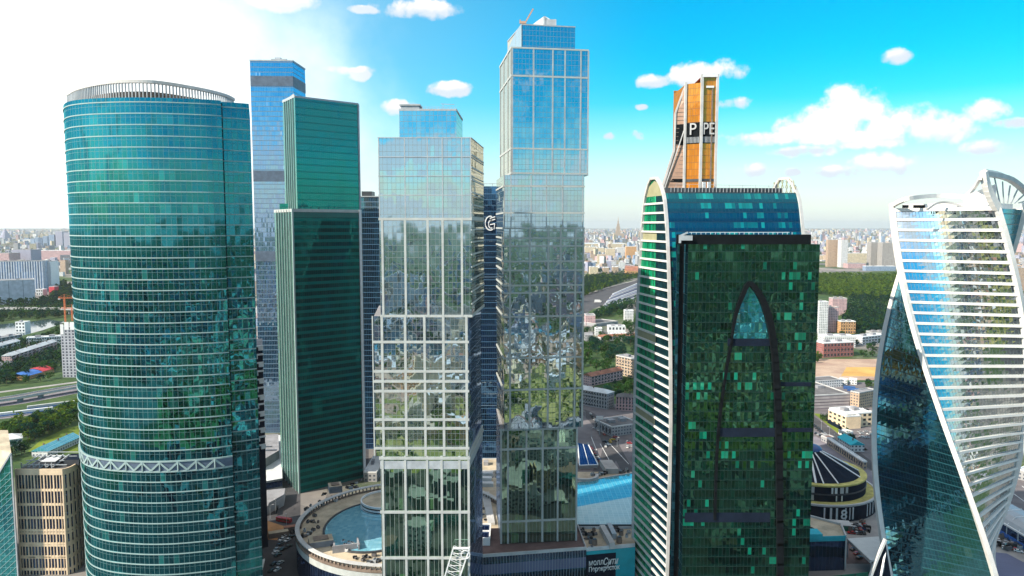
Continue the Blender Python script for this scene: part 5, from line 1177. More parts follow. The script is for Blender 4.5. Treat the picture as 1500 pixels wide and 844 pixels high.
# ---- middle gap
blk('spired_tower', 'distant stepped tower with a tall spire on the skyline', 899, 914, 351, 342, 90, wall='wall_tan', roof='roof_tan', plant=False, cat='skyscraper')
T = bpy.data.objects[[o.name for o in scene.objects if o.name.startswith('spired_tower')][-1]]
g = gnd(906, 352); sc_ = g.y / F; mb = MB()
for w, y0, y1 in ((7, 343, 338), (5.2, 338, 332), (3.6, 332, 328), (2.0, 328, 324), (1.0, 324, 321), (.5, 321, 318)):
    z0, z1 = at(906, y0, g.y + 50).z, at(906, y1, g.y + 50).z; mb.prism([(g.x - w * sc_ / 2, g.y + 45 - w * sc_ / 4), (g.x + w * sc_ / 2, g.y + 45 - w * sc_ / 4), (g.x + w * sc_ / 2, g.y + 45 + w * sc_ / 4), (g.x - w * sc_ / 2, g.y + 45 + w * sc_ / 4)], z0, z1)
o = mb.build('spire', 'wall_tan', T, T.location)
blk('long_mall', 'long white roofed hall gleaming on the skyline below the spired tower', 853, 918, 364, 357, 300, wall='wall_cream', roof='white_panel', plant=False, cat='hall')
for i, (x0, x1, yb, yt, wl, lb) in enumerate(((857, 872, 376, 362, 'wall_cream', 'cream slab nearest the tallest tower in the distant row'), (873, 885, 376, 363, 'wall_cream', 'second cream slab of the distant row'), (887, 901, 377, 364, 'wall_cream', 'third cream slab in the middle of the distant row'),
        (903, 914, 377, 363, 'wall_white', 'white slab in the distant row beside the cream slabs'), (917, 932, 378, 361, 'wall_orange', 'orange tinted slab of the distant row near the vaulted tower'))):
    blk('long_block', lb, x0, x1, yb, yt, 40, wall=wl, roof='roof_pale', plant=False, cat='apartment block')
for x0, x1, yb, yt, wl, lb in ((864, 876, 402, 391, 'wall_cream', 'beige cube block, first of three above the rail yard'), (884, 892, 402, 392, 'wall_tan', 'brownish cube block, middle one of three above the rail yard'), (898, 906, 402, 391, 'wall_tan', 'tan cube block, last of three above the rail yard')):
    blk('cube_block', lb, x0, x1, yb, yt, 40, wall=wl, roof='roof_pale', cat='apartment block')
blk('orange_hall', 'orange roofed hall beside the vaulted tower above the rail yard', 918, 936, 405, 397, 60, wall='wall_orange', roof='roof_rust', kind='gable', cat='hall')
for x0, x1, yb, yt, wl, rf, lb in ((866, 902, 389, 383, 'wall_white', 'white_panel', 'long white warehouse roof in the middle gap'), (878, 912, 394, 389, 'wall_grey', 'roof_grey', 'long grey warehouse just before the white one'), (905, 932, 387, 383, 'wall_white', 'roof_pale', 'pale warehouse beside the vaulted tower'), (856, 866, 398, 391, 'wall_grey', 'roof_rust', 'small rusty shed by the tallest tower'), (910, 930, 393, 388, 'wall_pink', 'roof_grey', 'pinkish low warehouse over the orange hall')):
    blk('warehouse', lb, x0, x1, yb, yt, 70, wall=wl, roof=rf, plant=False, cat='warehouse')
blk('apartment_block', 'pink flat roofed block by the tallest tower beyond the trees', 858, 872, 477, 462, 30, wall='wall_pink', roof='roof_grey', cat='apartment block')
block('factory_hall', 'wide lavender grey factory roof in the middle gap', (873, 479), (905, 475), 45, 6, wall='wall_grey', roof='roof_dark', plant=False, cat='factory')
blk('office_block', 'white office with a row of dark windows below the lavender factory', 891, 916, 492, 478, 18, wall='white_panel', roof='roof_pale', wins=(5, 2), cat='office building')
blk('office_block', 'white low annex in front of the white windowed office', 894, 920, 497, 489, 12, wall='white_panel', roof='roof_pale', plant=False, cat='office building')
blk('small_house', 'small white house beside the white windowed office', 872, 882, 492, 481, 14, wall='wall_white', roof='roof_pale', cat='house')
blk('small_house', 'small grey gabled house near the tallest tower, above the dense trees', 857, 868, 500, 491, 14, wall='wall_grey', roof='roof_grey', kind='gable', cat='house')
block('red_roof_building', 'long building with a rusty red roof above the dense trees', (880, 500), (932, 497), 12, 7, wall='wall_white', roof='roof_rust', kind='gable', cat='building', wins=(12, 1))
blk('apartment_tower', 'white tower block beside the vaulted tower beyond the trees', 915, 928, 471, 455, 16, wall='wall_white', roof='roof_pale', cat='apartment block')
block('orange_block', 'orange ended brick apartment block half hidden by the vaulted tower', (902, 548), (936, 556), 16, 25, wall='wall_tan', roof='roof_grey', cat='apartment block', side_wins=None, wins=(8, 6))
block('pitched_block', 'apartment block with a rust and pale pitched roof among the trees', (866, 566), (912, 556), 13, 12, wall='wall_pink', roof='roof_rust', kind='gable', cat='apartment block', wins=(10, 3))
block('pitched_block', 'long grey apartment block with pale pitched roof along the street', (842, 591), (889, 600), 14, 17, wall='wall_grey', roof='roof_pale', kind='hip', cat='apartment block', wins=(12, 4), roofh=3.2)
block('pink_house', 'pink four storey house by the vaulted tower above the dark roofed hall', (902, 601), (934, 603), 13, 14.5, wall='wall_pink', roof='roof_dark', kind='hip', cat='house', wins=(7, 4), roofh=3)
block('dark_hall', 'dark flat roofed hall with glass front by the car park', (896, 640), (938, 634), 30, 9, wall='wall_grey', roof='roof_dark', cat='hall', side_wins=(5, 1))
a, b = gnd(846, 684), gnd(880, 684)
T = Thing('parking_roof', 'dark sloping glazed ramp roof with white frame beside the tallest tower', 'ramp roof', (a.x, a.y, 0)); q = [gnd(849, 682, 3), gnd(876, 681, 3), gnd(862, 652, 6), gnd(846, 649, 6)]
T.part('glass', MB().poly(q), 'navy_glass'); T.part('frame', MB().beam(q[0], q[1], 1, .8).beam(q[1], q[2], .8, .8).beam(q[3], q[0], .8, .8).beam(q[0].lerp(q[1], .5), q[3].lerp(q[2], .5), .5, .6), 'white_panel')
T.part('base', MB().prism([xy(p) for p in q], 0, 2.6), 'concrete')
g = gnd(878, 638); T = Thing('billboard', 'blank white roadside billboard on a post by the car park', 'billboard', (g.x, g.y, 0)); zz = at(878, 612, g.y).z
T.part('post', MB().tube((g.x, g.y, 0), (g.x, g.y, zz), .35), 'grey_metal'); T.part('panel', MB().box(g.x - 3.2, g.x + 3.2, g.y - .7, g.y - .2, zz - 1.6, zz + 1.6), 'sign_white'); T.part('frame', MB().box(g.x - 3.4, g.x + 3.4, g.y - .2, g.y, zz - 1.8, zz + 1.8), 'grey_metal')
# ---- left gap
block('slab_block', 'windowless lavender block with vertical joints below the striped slab', (-30, 448), (52, 444), 60, hgt(446, 411, 20), wall='wall_plain_lavender', roof='roof_grey', cat='warehouse')
block('slab_block', 'white striped office slab behind the windowless lavender block', (-20, 430), (65, 428), 50, hgt(429, 383, 20), wall='wall_stripe', roof='roof_dark', cat='office building')
blk('slab_block', 'white end tower of the striped office slab by the red cube', 65, 76, 426, 383, 40, wall='white_panel', roof='roof_dark', cat='office building')
blk('dark_cube_block', 'dark lavender block rising behind the striped office slab', 18, 46, 390, 366, 80, wall='wall_lavender', roof='roof_dark', cat='office building')
blk('dark_cube_block', 'brownish block at the picture edge behind the striped slab', -8, 14, 392, 371, 80, wall='wall_pink', roof='roof_dark', cat='office building')
blk('long_block', 'very long pinkish apartment slab beyond the striped office', 47, 106, 384, 367, 60, wall='wall_pink', roof='roof_pale', cat='apartment block')
for x0, x1, yb, yt, lb in ((34, 47, 358, 351, 'low white hall far off above the long pinkish slab'), (51, 57, 360, 348, 'thin bluish tower far off beside the white hall'), (63, 70, 361, 346, 'bluish tower with a flat top in the distant cluster'), (72, 80, 362, 344, 'tall bluish tower in the middle of the distant cluster'), (82, 92, 362, 339, 'pinkish tower with a raised head in the distant cluster'), (94, 106, 363, 341, 'broad pinkish tower of the distant cluster beside the round tower')):
    blk('distant_tower', lb, x0, x1, yb, yt, 90, wall='wall_white' if yt == 351 else ('wall_blue' if x0 < 82 else 'wall_lavender'), roof='roof_pale', plant=False, cat='tower block')
g = gnd(8, 353); s_ = g.y / F; mb = MB(); n = 12; prf = [(7.5, 0), (6.8, 4), (5.2, 9), (3.4, 13), (1.4, 16.5), (.3, 18)]
for (r0, h0), (r1, h1) in zip(prf, prf[1:]):
    for i in range(n):
        a0, a1 = 2 * math.pi * i / n, 2 * math.pi * (i + 1) / n; mb.poly([(g.x + r0 * s_ * math.cos(a0), g.y + r0 * s_ * math.sin(a0), h0 * s_), (g.x + r0 * s_ * math.cos(a1), g.y + r0 * s_ * math.sin(a1), h0 * s_), (g.x + r1 * s_ * math.cos(a1), g.y + r1 * s_ * math.sin(a1), h1 * s_), (g.x + r1 * s_ * math.cos(a0), g.y + r1 * s_ * math.sin(a0), h1 * s_)])
single('tapered_tower', mb, 'wall_lavender', 'hazy purple tower tapering to a rounded point on the horizon', 'tower', (g.x, g.y, 0))
blk('cube_house', 'small white cube with windows below the striped office slab', 53, 63, 433, 424, 20, wall='wall_white', roof='roof_pale', wins=(3, 2))
blk('red_cube', 'small bright red cube building beside the white cube', 72, 80, 433, 420, 20, wall='roof_red', roof='roof_red', plant=False)
blk('white_block', 'white cubic building standing on the river bank', 23, 37, 487, 472, 16, wall='white_panel', roof='roof_pale', wins=(3, 3))
block('river_block', 'grey flat roofed block below the white river building', (-10, 509), (33, 501), 14, 13, wall='wall_grey', roof='roof_grey', wins=(7, 3))
block('river_block', 'long white building with rows of small windows, left of the unfinished tower', (39, 508), (91, 505), 18, 14, wall='wall_white', roof='roof_pale', wins=(14, 3), cat='building')
block('pitched_block', 'long pale roofed apartment block slanting through the trees', (18, 537), (84, 514), 13, 15, wall='wall_pink', roof='roof_pale', kind='gable', cat='apartment block', wins=(12, 4))
block('pitched_block', 'pale roofed apartment block at the picture edge above the slanting block', (-22, 526), (30, 511), 13, 13, wall='wall_white', roof='roof_pale', kind='gable', cat='apartment block', wins=(10, 3))
block('pitched_block', 'grey roofed low house at the picture edge below the slanting block', (-15, 548), (18, 540), 13, 8, wall='wall_white', roof='roof_grey', kind='gable', cat='house', wins=(6, 2))
T = block('unfinished_tower', 'unfinished concrete apartment tower with white cladding at its top', (92, 553), (118, 553), 22, hgt(552, 478, 100), wall='wall_frame_concrete', roof='concrete', cat='apartment block', side_wins=(3, 20))
a, b = gnd(92, 553), gnd(118, 553); h_ = hgt(552, 478, 100)
for t0, t1, za, zb in ((0, .18, h_ - 10, h_ + 3), (.24, .48, h_ - 4, h_ + 6), (.55, .95, h_ - 4, h_ + 6)): T.part('cladding_panel', edge_box(MB(), xy(a), xy(b), t0, t1, za, zb, .4), 'white_panel')
T = Thing('market_shed', 'low market shed with a blue and red arched roof beside the railway', 'market', (*xy(gnd(55, 550)), 0)); a, b = gnd(36, 557), gnd(80, 545); d = (b - a).normalized(); n = Vector((-d.y, d.x, 0))
T.part('wall', MB().prism([xy(a), xy(b), xy(b + n * 26), xy(a + n * 26)], 0, 4.5), 'wall_orange')
for t0, t1, mt, dz in ((0, .58, 'roof_blue', 0), (.58, 1.0, 'roof_red', .6)):
    mb = MB(); pf_ = [(-1, 4.4), (5, 6.8), (13, 8.0), (21, 6.8), (27, 4.4)]
    for (o0, z0), (o1, z1) in zip(pf_, pf_[1:]): p, q = a.lerp(b, t0), a.lerp(b, t1); mb.poly([p + n * o0 + Vector((0, 0, z0 + dz)), q + n * o0 + Vector((0, 0, z0 + dz)), q + n * o1 + Vector((0, 0, z1 + dz)), p + n * o1 + Vector((0, 0, z1 + dz))])
    T.part('roof', mb, mt)
block('white_house', 'white hip roofed house under the trees at the picture edge', (-4, 657), (33, 652), 16, 6.5, wall='wall_white', roof='roof_pale', kind='hip', cat='house', wins=(5, 1), roofh=3.5)
block('teal_shed', 'long low turquoise roofed shed beside the lawn behind the stone block', (70, 670), (118, 648), 14, 5, wall='wall_white', roof='atrium_glass', kind='gable', cat='shed')
def crane(label, px, yb, yt, jib, tail):
    g = gnd(px, yb); zt_ = at(px, yt, g.y).z; T = Thing('tower_crane', label, 'crane', (g.x, g.y, 0))
    mb = MB()
    for dx, dy in ((-1, -1), (1, -1), (1, 1), (-1, 1)): mb.beam((g.x + dx, g.y + dy, 0), (g.x + dx, g.y + dy, zt_), .45, .45)
    for i in range(int(zt_ / 4)): s_ = 1 if i % 2 else -1; mb.beam((g.x - s_, g.y - 1, i * 4), (g.x + s_, g.y - 1, i * 4 + 4), .3, .3); mb.beam((g.x - 1, g.y - s_, i * 4), (g.x - 1, g.y + s_, i * 4 + 4), .3, .3)
    T.part('mast', mb, 'orange_paint'); mb = MB()
    for y_, z_ in ((-1, 0), (1, 0), (0, 2.2)): mb.beam((g.x - tail, g.y + y_, zt_ + z_), (g.x + jib, g.y + y_, zt_ + z_), .4, .45)
    for i in range(int((jib + tail) / 4)): x = g.x - tail + i * 4; mb.beam((x, g.y - 1, zt_), (x + 2, g.y, zt_ + 2.2), .25, .25); mb.beam((x + 2, g.y, zt_ + 2.2), (x + 4, g.y - 1, zt_), .25, .25)
    T.part('jib', mb, 'orange_paint'); T.part('apex', MB().beam((g.x, g.y, zt_ + 1), (g.x, g.y, zt_ + 8), .6, .6).beam((g.x, g.y, zt_ + 8), (g.x + jib * .6, g.y, zt_ + 2.2), .2, .2).beam((g.x, g.y, zt_ + 8), (g.x - tail, g.y, zt_ + 2.2), .2, .2), 'orange_paint'); T.part('counterweight', MB().box(g.x - tail, g.x - tail + 4, g.y - 1.3, g.y + 1.3, zt_ - 3, zt_), 'concrete')
crane('orange tower crane over the unfinished tower, jib to the river', 96, 474, 437, 34, 12); crane('small orange crane head partly behind the round tower', 106, 470, 452, 26, 22)
# ---- between the round tower and the green tower
T = Thing('ramp_building', 'pale angular concrete podium building between the round tower and the green tower', 'building', (*xy(gnd(398, 700)), 0))
q = [gnd(380, 722, 0), gnd(414, 716, 0), gnd(412, 650, 0), gnd(376, 652, 0)]; T.part('wall', MB().prism([xy(p) for p in q], 0, 8, 0, 1), ['concrete', 'roof_pale'])
q2 = [gnd(380, 690, 8), gnd(409, 672, 8), gnd(408, 647, 8), gnd(378, 650, 8)]; T.part('upper_deck', MB().prism([xy(p) for p in q2], 8, 15, 0, 1), ['concrete', 'roof_grey']); g = gnd(392, 660, 15); T.part('roof_slot', MB().obox(g.x, g.y, 7, 1.6, .1, 14.9, 15.3).obox(g.x - 4, g.y + 10, 4, 1.2, .1, 14.9, 15.3), 'dark_metal')
T.part('glass_band', MB().wl(xy(q[0] + Vector((0, -.2, 0))), xy(q[1] + Vector((0, -.2, 0))), 2, 6.5), 'navy_glass')
T = Thing('angular_canopy', 'folded pale stone ramp wedge at the foot of the green tower', 'ramp', (*xy(gnd(405, 745)), 0)); q = [gnd(386, 757), gnd(416, 741), gnd(418, 727), gnd(390, 730)]
T.part('ramp_wall', MB().prism([xy(p) for p in q], 0, 6.0, 0, 1), ['concrete', 'roof_grey']); T.part('slope', MB().poly([(q[0].x, q[0].y - .2, .2), (q[1].x, q[1].y - .2, .2), (q[1].x, q[1].y + 4, 7.4), (q[0].x + 2, q[0].y + 6, 7.4)]), 'concrete'); T.part('opening', MB().wl((q[0].x + 8, q[0].y + 2 - .6), (q[1].x - 3, q[1].y - .8), .5, 3), 'black')
T = Thing('site_sheds', 'brown site cabin row on the orange earth beside the street', 'site cabin', (*xy(gnd(408, 783)), 0))
g = gnd(408, 786); T.part('cabin_wall', MB().obox(g.x, g.y, 6, 2.2, .4, 0, 3.4, 0, 1), ['mech_brown', 'roof_tan']); T.part('cabin_wall', MB().obox(g.x + 6, g.y + 9, 5, 2.0, .4, 0, 3.2, 0, 1), ['mech_brown', 'roof_rust'])
T = Thing('red_bus', 'dark red bus on the road below the angular ramp', 'bus', (*xy(gnd(416, 764)), 0)); g = gnd(416, 765)
T.part('body', MB().obox(g.x, g.y, 5.5, 1.3, -.35, .5, 3.1), 'car_red'); T.part('window_strip', MB().obox(g.x, g.y, 5.2, 1.36, -.35, 1.7, 2.5), 'car_glass'); T.part('wheels', MB().obox(g.x, g.y, 4.2, 1.2, -.35, 0, .5), 'tyre')
T = Thing('entrance_canopy', 'white folded entrance canopy at the foot of the round tower', 'canopy', (*xy(gnd(372, 840)), 0))
for k, (p0, p1, p2, p3) in enumerate((((330, 850), (362, 838), (364, 826), (335, 836)), ((364, 846), (384, 836), (388, 818), (366, 830)))):
    q = [gnd(*p, 9 + k * 2) for p in (p0, p1, p2, p3)]; T.part('roof_fold', MB().prism([xy(p) for p in q], 8 + k * 2, 9 + k * 2), 'white_panel'); T.part('post', MB().tube((q[1].x - 1, q[1].y + 1, 0), (q[1].x - 1, q[1].y + 1, 8 + k * 2), .5), 'white_panel')
blk('back_podium', 'low dark podium with pale roof in the slot right of the green tower', 533, 552, 706, 692, 40, wall='wall_grey', roof='roof_pale', plant=True)
blk('back_podium', 'grey low podium in the gap under the emblem tower', 700, 736, 702, 690, 30, wall='wall_grey', roof='roof_tan')

# ================================================================== ground surfaces
gsheet('plaza', [(845, 700), (940, 700), (940, 592), (842, 592)], .05, 'asphalt'); gsheet('forecourt', [(370, 905), (440, 905), (440, 700), (540, 690), (540, 640), (370, 640)], .05, 'asphalt_dark')
gsheet('service_yard', [(1150, 880), (1520, 880), (1520, 690), (1150, 640)], .04, 'pavement'); gsheet('parking_ground', [(1180, 690), (1300, 690), (1300, 560), (1180, 560)], .05, 'asphalt')
gsheet('court', [(1452, 844), (1453, 809), (1475, 811), (1515, 832), (1520, 880), (1450, 880)], .07, 'asphalt_blue'); gsheet('dark_lot', [(1475, 740), (1475, 698), (1540, 705), (1540, 770)], .07, 'asphalt'); gsheet('roundabout_ground', [(1256, 660), (1300, 660), (1300, 640), (1262, 643)], .09, 'asphalt')
gsheet('earth_site', [(1185, 557), (1300, 557), (1300, 526), (1185, 526)], .06, 'earth_site'); gsheet('gold_earth', [(1232, 551), (1296, 552), (1296, 538), (1240, 538)], .09, 'earth_gold'); gsheet('orange_earth', [(386, 790), (414, 792), (432, 776), (388, 762)], .09, 'earth_orange')
gsheet('lawn', [(40, 662), (122, 664), (122, 622), (95, 628), (60, 645)], .05, 'lawn_mat'); gsheet('lawn_strip', [(1192, 606), (1200, 606), (1272, 660), (1258, 660)], .09, 'lawn_mat')
gsheet('park_ground', [(-80, 700), (120, 700), (118, 560), (-80, 560)], .02, 'grass_dark'); gsheet('yard_ground', [(842, 590), (940, 590), (940, 500), (842, 500)], .03, 'grass_dark'); gsheet('river_park', [(-60, 560), (120, 560), (120, 440), (-60, 440)], .02, 'grass_dark')
gsheet('forest_floor', [(1190, 470), (1320, 490), (1320, 404), (1190, 404)], .02, 'grass_dark')
gsheet('river', [(-60, 500), (-5, 496), (28, 493), (62, 484), (96, 472), (70, 468), (30, 473), (-60, 479)], .08, 'water')
gsheet('rail_bed', [(842, 470), (870, 452), (945, 424), (945, 409), (915, 414), (842, 432)], .05, 'asphalt_dark')
gband('road', [(842, 470), (872, 458), (905, 440), (932, 420), (945, 408)], 9, .09, 'pavement'); gband('road', [(842, 436), (868, 428), (895, 420), (930, 411)], 9, .09, 'pavement')
gband('railway', [(-60, 597), (20, 590), (112, 573), (160, 565)], 26, .07, 'ballast'); gband('railway', [(-60, 618), (20, 610), (112, 596), (160, 588)], 12, .07, 'ballast'); gband('road', [(-60, 582), (20, 572), (112, 560), (160, 553)], 9, .09, 'pavement')
gband('road', [(1185, 610), (1215, 632), (1250, 662), (1300, 700)], 10, .10, 'asphalt_dark'); gband('railway', [(1185, 640), (1215, 658), (1262, 690), (1310, 725)], 14, .08, 'ballast'); gband('street', [(385, 900), (408, 840), (422, 800), (436, 772)], 17, .10, 'asphalt_dark'); gband('road', [(876, 700), (894, 660), (884, 630), (862, 607), (842, 600)], 14, .08, 'asphalt_dark'); gband('road', [(925, 700), (905, 664), (893, 640)], 10, .10, 'asphalt_dark')
for pts in ([(879, 650), (896, 681)], [(893, 650), (921, 680)], [(866, 640), (874, 660)]): gband('road_marking', pts, .5, .14, 'road_line')
for pts in ([(1480, 720), (1505, 738)], [(1497, 712), (1512, 724)]): gband('road_marking', pts, .5, .12, 'road_line')
def overpass(label, pix, z, w, nm='bridge'):
    P = [gnd(*p, z) for p in pix]; T = Thing(nm, label, 'bridge', (P[0].x, P[0].y, 0)); P2 = spline([(p.x, p.y) for p in P], 6); mb = MB(); a, b = offset(P2, w / 2), offset(P2, -w / 2)
    for i in range(len(P2) - 1): mb.prism([a[i], a[i + 1], b[i + 1], b[i]], z - 1.6, z, 0, 1)
    T.part('deck', mb, ['pale_concrete', 'asphalt']); T.part('barrier', MB().ribbon(a, .2, z, z + 1.1), 'pale_concrete'); T.part('barrier', MB().ribbon(list(reversed(b)), .2, z, z + 1.1), 'pale_concrete')
    for i in range(3, len(P2) - 1, 4): T.part('pillar', MB().obox(P2[i][0], P2[i][1], 1.2, w * .3, 0, 0, z - 1.6), 'concrete')
overpass('long pale road bridge crossing above the river trees', [(-40, 451), (20, 451.5), (70, 452), (130, 453)], 12, 22); overpass('elevated road beside the railway below the market shed', [(-60, 594), (20, 582), (70, 573), (160, 558)], 6, 12, 'overpass')
# trains
def train(label, group, pL, pR, h, body, stripe=None, w=3.0):
    a, b = gnd(*pL), gnd(*pR); T = Thing('train', label, 'train', (a.x, a.y, 0), group); L = (b - a).length; n = max(1, int(L / 24)); d = (b - a) / n
    for i in range(n): p = a + d * i; q = a + d * (i + .96); T.part('carriage', MB().beam(p + Vector((0, 0, h / 2 + .4)), q + Vector((0, 0, h / 2 + .4)), w, h), body)
    if stripe: T.part('side_stripe', MB().beam(a + Vector((0, -.2, h * .4)), b + Vector((0, -.2, h * .4)), w, .9), stripe)
train('blue and white train beside the lower railway trees', None, (-40, 616), (80, 602), 4.2, 'white_panel', 'blue_band'); train('pale train on the railway behind the park trees', None, (40, 601), (112, 592), 4.0, 'pale_concrete', 'blue_band')
for i in range(9):
    train('parked train among parallel trains in the rail yard', 'trains parked in the rail yard', (880 + i * 2.2, 455 - i * 2.8), (933, 437 - i * 2.5), 4.0, ['roof_pale', 'asphalt_blue', 'pale_concrete', 'wall_lavender'][i % 4])
g = gnd(875, 443); single('white_truck', MB().obox(g.x, g.y, 7, 2.6, -.1, 1, 6.5).obox(g.x + 8.6, g.y - .8, 1.4, 2.3, -.1, .8, 4.6).obox(g.x, g.y, 8.5, 2.0, -.1, 0, 1), 'white_paint', 'big white box lorry on the road by the rail yard', 'lorry', (g.x, g.y, 0))

# ================================================================== cars
def car_mesh(long=4.4):
    mb = MB(); L, w = long / 2, .9
    pr = [(-L, .35), (-L, .85), (-L * .92, 1.0), (-L * .55, 1.05), (L * .38, 1.0), (L * .95, .82), (L, .6), (L, .35)]
    for s in (-1, 1): mb.poly([(x, s * w, z) for x, z in (pr if s < 0 else reversed(pr))], None, 0)
    for (x0, z0), (x1, z1) in zip(pr, pr[1:]): mb.poly([(x0, w, z0), (x0, -w, z0), (x1, -w, z1), (x1, w, z1)][::-1], None, 0)
    c = [(-L * .8, 1.02), (-L * .55, 1.5), (L * .08, 1.5), (L * .42, 1.0)]; wi = w * .84
    for s in (-1, 1): mb.poly([(x, s * (w * .97 if z < 1.2 else wi), z) for x, z in (c if s > 0 else reversed(c))][::-1], None, 1)
    for k, ((x0, z0), (x1, z1)) in enumerate(zip(c, c[1:])): w0, w1 = (w * .97 if z0 < 1.2 else wi), (w * .97 if z1 < 1.2 else wi); mb.poly([(x0, -w0, z0), (x1, -w1, z1), (x1, w1, z1), (x0, w0, z0)][::1], None, 0 if k == 1 else 1)
    for x in (-L * .6, L * .6):
        for s in (-1, 1): mb.tube((x, s * w * .8, .33), (x, s * (w + .03), .33), .33, n=10, m=2)
    return mb
CARC = ['car_white', 'car_black', 'car_silver', 'car_red', 'car_blue', 'car_white', 'car_black', 'car_black', 'car_silver']
CM = {}
for c_ in set(CARC + ['car_yellow']):
    o = car_mesh().build('car', [c_, 'car_glass', 'tyre']); CM[c_] = o.data; bpy.data.objects.remove(o)
def car(px, py, heading, label, group, z=.12, col=None):
    c_ = col or random.choice(CARC); g = gnd(px, py); o = bpy.data.objects.new('car', CM[c_]); COL.objects.link(o); o.location = (g.x, g.y, z); o.rotation_euler = (0, 0, R(heading))
    o.scale = (1.1, 1.15, 1.1); w_ = c_.split('_')[1]; tag(o, '%s car %s' % (w_, label), 'car', '%s cars %s' % (w_, group))
for px, py in [(406, 836), (411, 826), (407, 815), (401, 828), (398, 838), (423, 802), (421, 793), (427, 788), (410, 800), (415, 806), (413, 792), (418, 786), (406, 806), (404, 811), (424, 778), (430, 780)]: car(px, py, random.choice((62, 68, 245, 240)), 'on the street left of the round mall', 'on the street by the round mall', .14)
for i in range(11): car(865 + i * 2.0, 607 + i * 3.0 + random.uniform(-.5, .5), 100 + random.uniform(-8, 8), 'in the row along the plaza beside the tallest tower', 'along the plaza row')
for i in range(9): car(861 + i * 2.4, 652 + i * 3.2, 110 + random.uniform(-6, 6), 'in the row under the parking ramp roof', 'by the ramp roof')
for px, py in ((872, 628), (876, 631), (880, 626), (897, 634), (901, 641), (904, 647), (890, 652), (887, 655), (886, 648), (918, 628), (922, 650), (925, 654), (919, 656)): car(px, py, random.uniform(0, 180), 'standing loose on the plaza by the dark hall', 'loose on the plaza')
car(897, 645, 20, 'standing beside the dark flat roofed hall', 'at the hall', .12, 'car_yellow'); car(894, 648, 100, 'driving in the lane across the plaza', 'at the loader', .12, 'car_yellow')
for i in range(10): car(1192 + i * 2.9, 624 + i * 2.5, 140, 'in the dark row along the road below the market hall', 'along the hall road')
for i in range(8): car(1195 + i * 3.2, 636 + i * 1.5, 60, 'in the car park between hall and platform wall', 'in the hall car park')
for px, py in [(1262, 583), (1268, 586), (1274, 584), (1266, 592), (1273, 594), (1279, 590), (1262, 599), (1270, 601), (1277, 603), (1255, 590), (1282, 598)]: car(px, py, random.uniform(0, 180), 'in the yard right of the grey market hall', 'in the market yard')
for px, py in [(1259, 634), (1263, 636), (1268, 633), (1273, 637), (1277, 634), (1262, 641), (1270, 642), (1213, 617), (1237, 636)]: car(px, py, random.choice((10, 100, 150)), 'below the front of the yellow office', 'by the yellow office')
for px, py in [(1462, 792), (1466, 797), (1472, 795), (1478, 801), (1470, 803), (1485, 806), (1492, 809), (1481, 797)]: car(px, py, random.choice((150, 330, 60)), 'in the works yard below the station roof', 'in the works yard', .06)
for i in range(12): car(1247 + (i % 4) * 6, 770 + (i // 4) * 6, random.uniform(0, 180), 'beside the green kiosk and the white canopy', 'by the canopy', .06)
for px, py in ((1255, 812), (1259, 818), (1250, 806)): car(px, py, 30, 'in the red paved yard beside the white canopy', 'in the red yard', .06)
gsheet('red_yard', [(1240, 826), (1275, 826), (1244, 792), (1238, 795)], .055, 'roof_brown')
# works clutter
for i, (px, py, kd) in enumerate(((1460, 799, 7), (1467, 790, 9), (1476, 806, 3), (1488, 801, 5), (1494, 806, 8), (1474, 788, 1), (1482, 792, 4), (1263, 768, 1), (1255, 774, 4), (1270, 776, 7), (1246, 779, 9))): unit(px, py, .05, kd, 1.7, 'site machinery on the ground near the twisted tower', 'site machinery by the twisted tower')

# ================================================================== street lamps
lm = MB().tube((0, 0, 0), (0, 0, 9), .14, .09).beam((0, 0, 9), (1.8, 0, 9.4), .12, .12); lh = MB().box(1.4, 2.6, -.25, .25, 9.25, 9.5)
L0 = Thing('street_lamp', 'grey street lamp on the plaza beside the tallest tower', 'street lamp', (0, 0, 0), 'lamps on the plaza'); L0.part('pole', lm, 'grey_metal'); L0.part('lamp_head', lh, 'pale_concrete')
lamps = [(886, 625), (866, 642), (904, 655), (917, 662), (857, 615)]
for i, p in enumerate(lamps): 
    g = gnd(*p)
    if i == 0: L0.o.location = (g.x, g.y, 0)
    else: copy_tree(L0.o, (g.x, g.y, 0), random.uniform(0, 6))
for p in ((1203, 632), (1222, 650), (1238, 640), (1240, 700), (1256, 706), (1215, 640)): g = gnd(*p); copy_tree(L0.o, (g.x, g.y, 0), random.uniform(0, 6), 'grey street lamp along the railway beside the round black building', 'lamps along the railway')
for p in ((396, 760), (404, 752), (420, 775), (392, 775)): g = gnd(*p); copy_tree(L0.o, (g.x, g.y, 0), random.uniform(0, 6), 'grey street lamp by the orange earth left of the round mall', 'lamps by the orange earth')

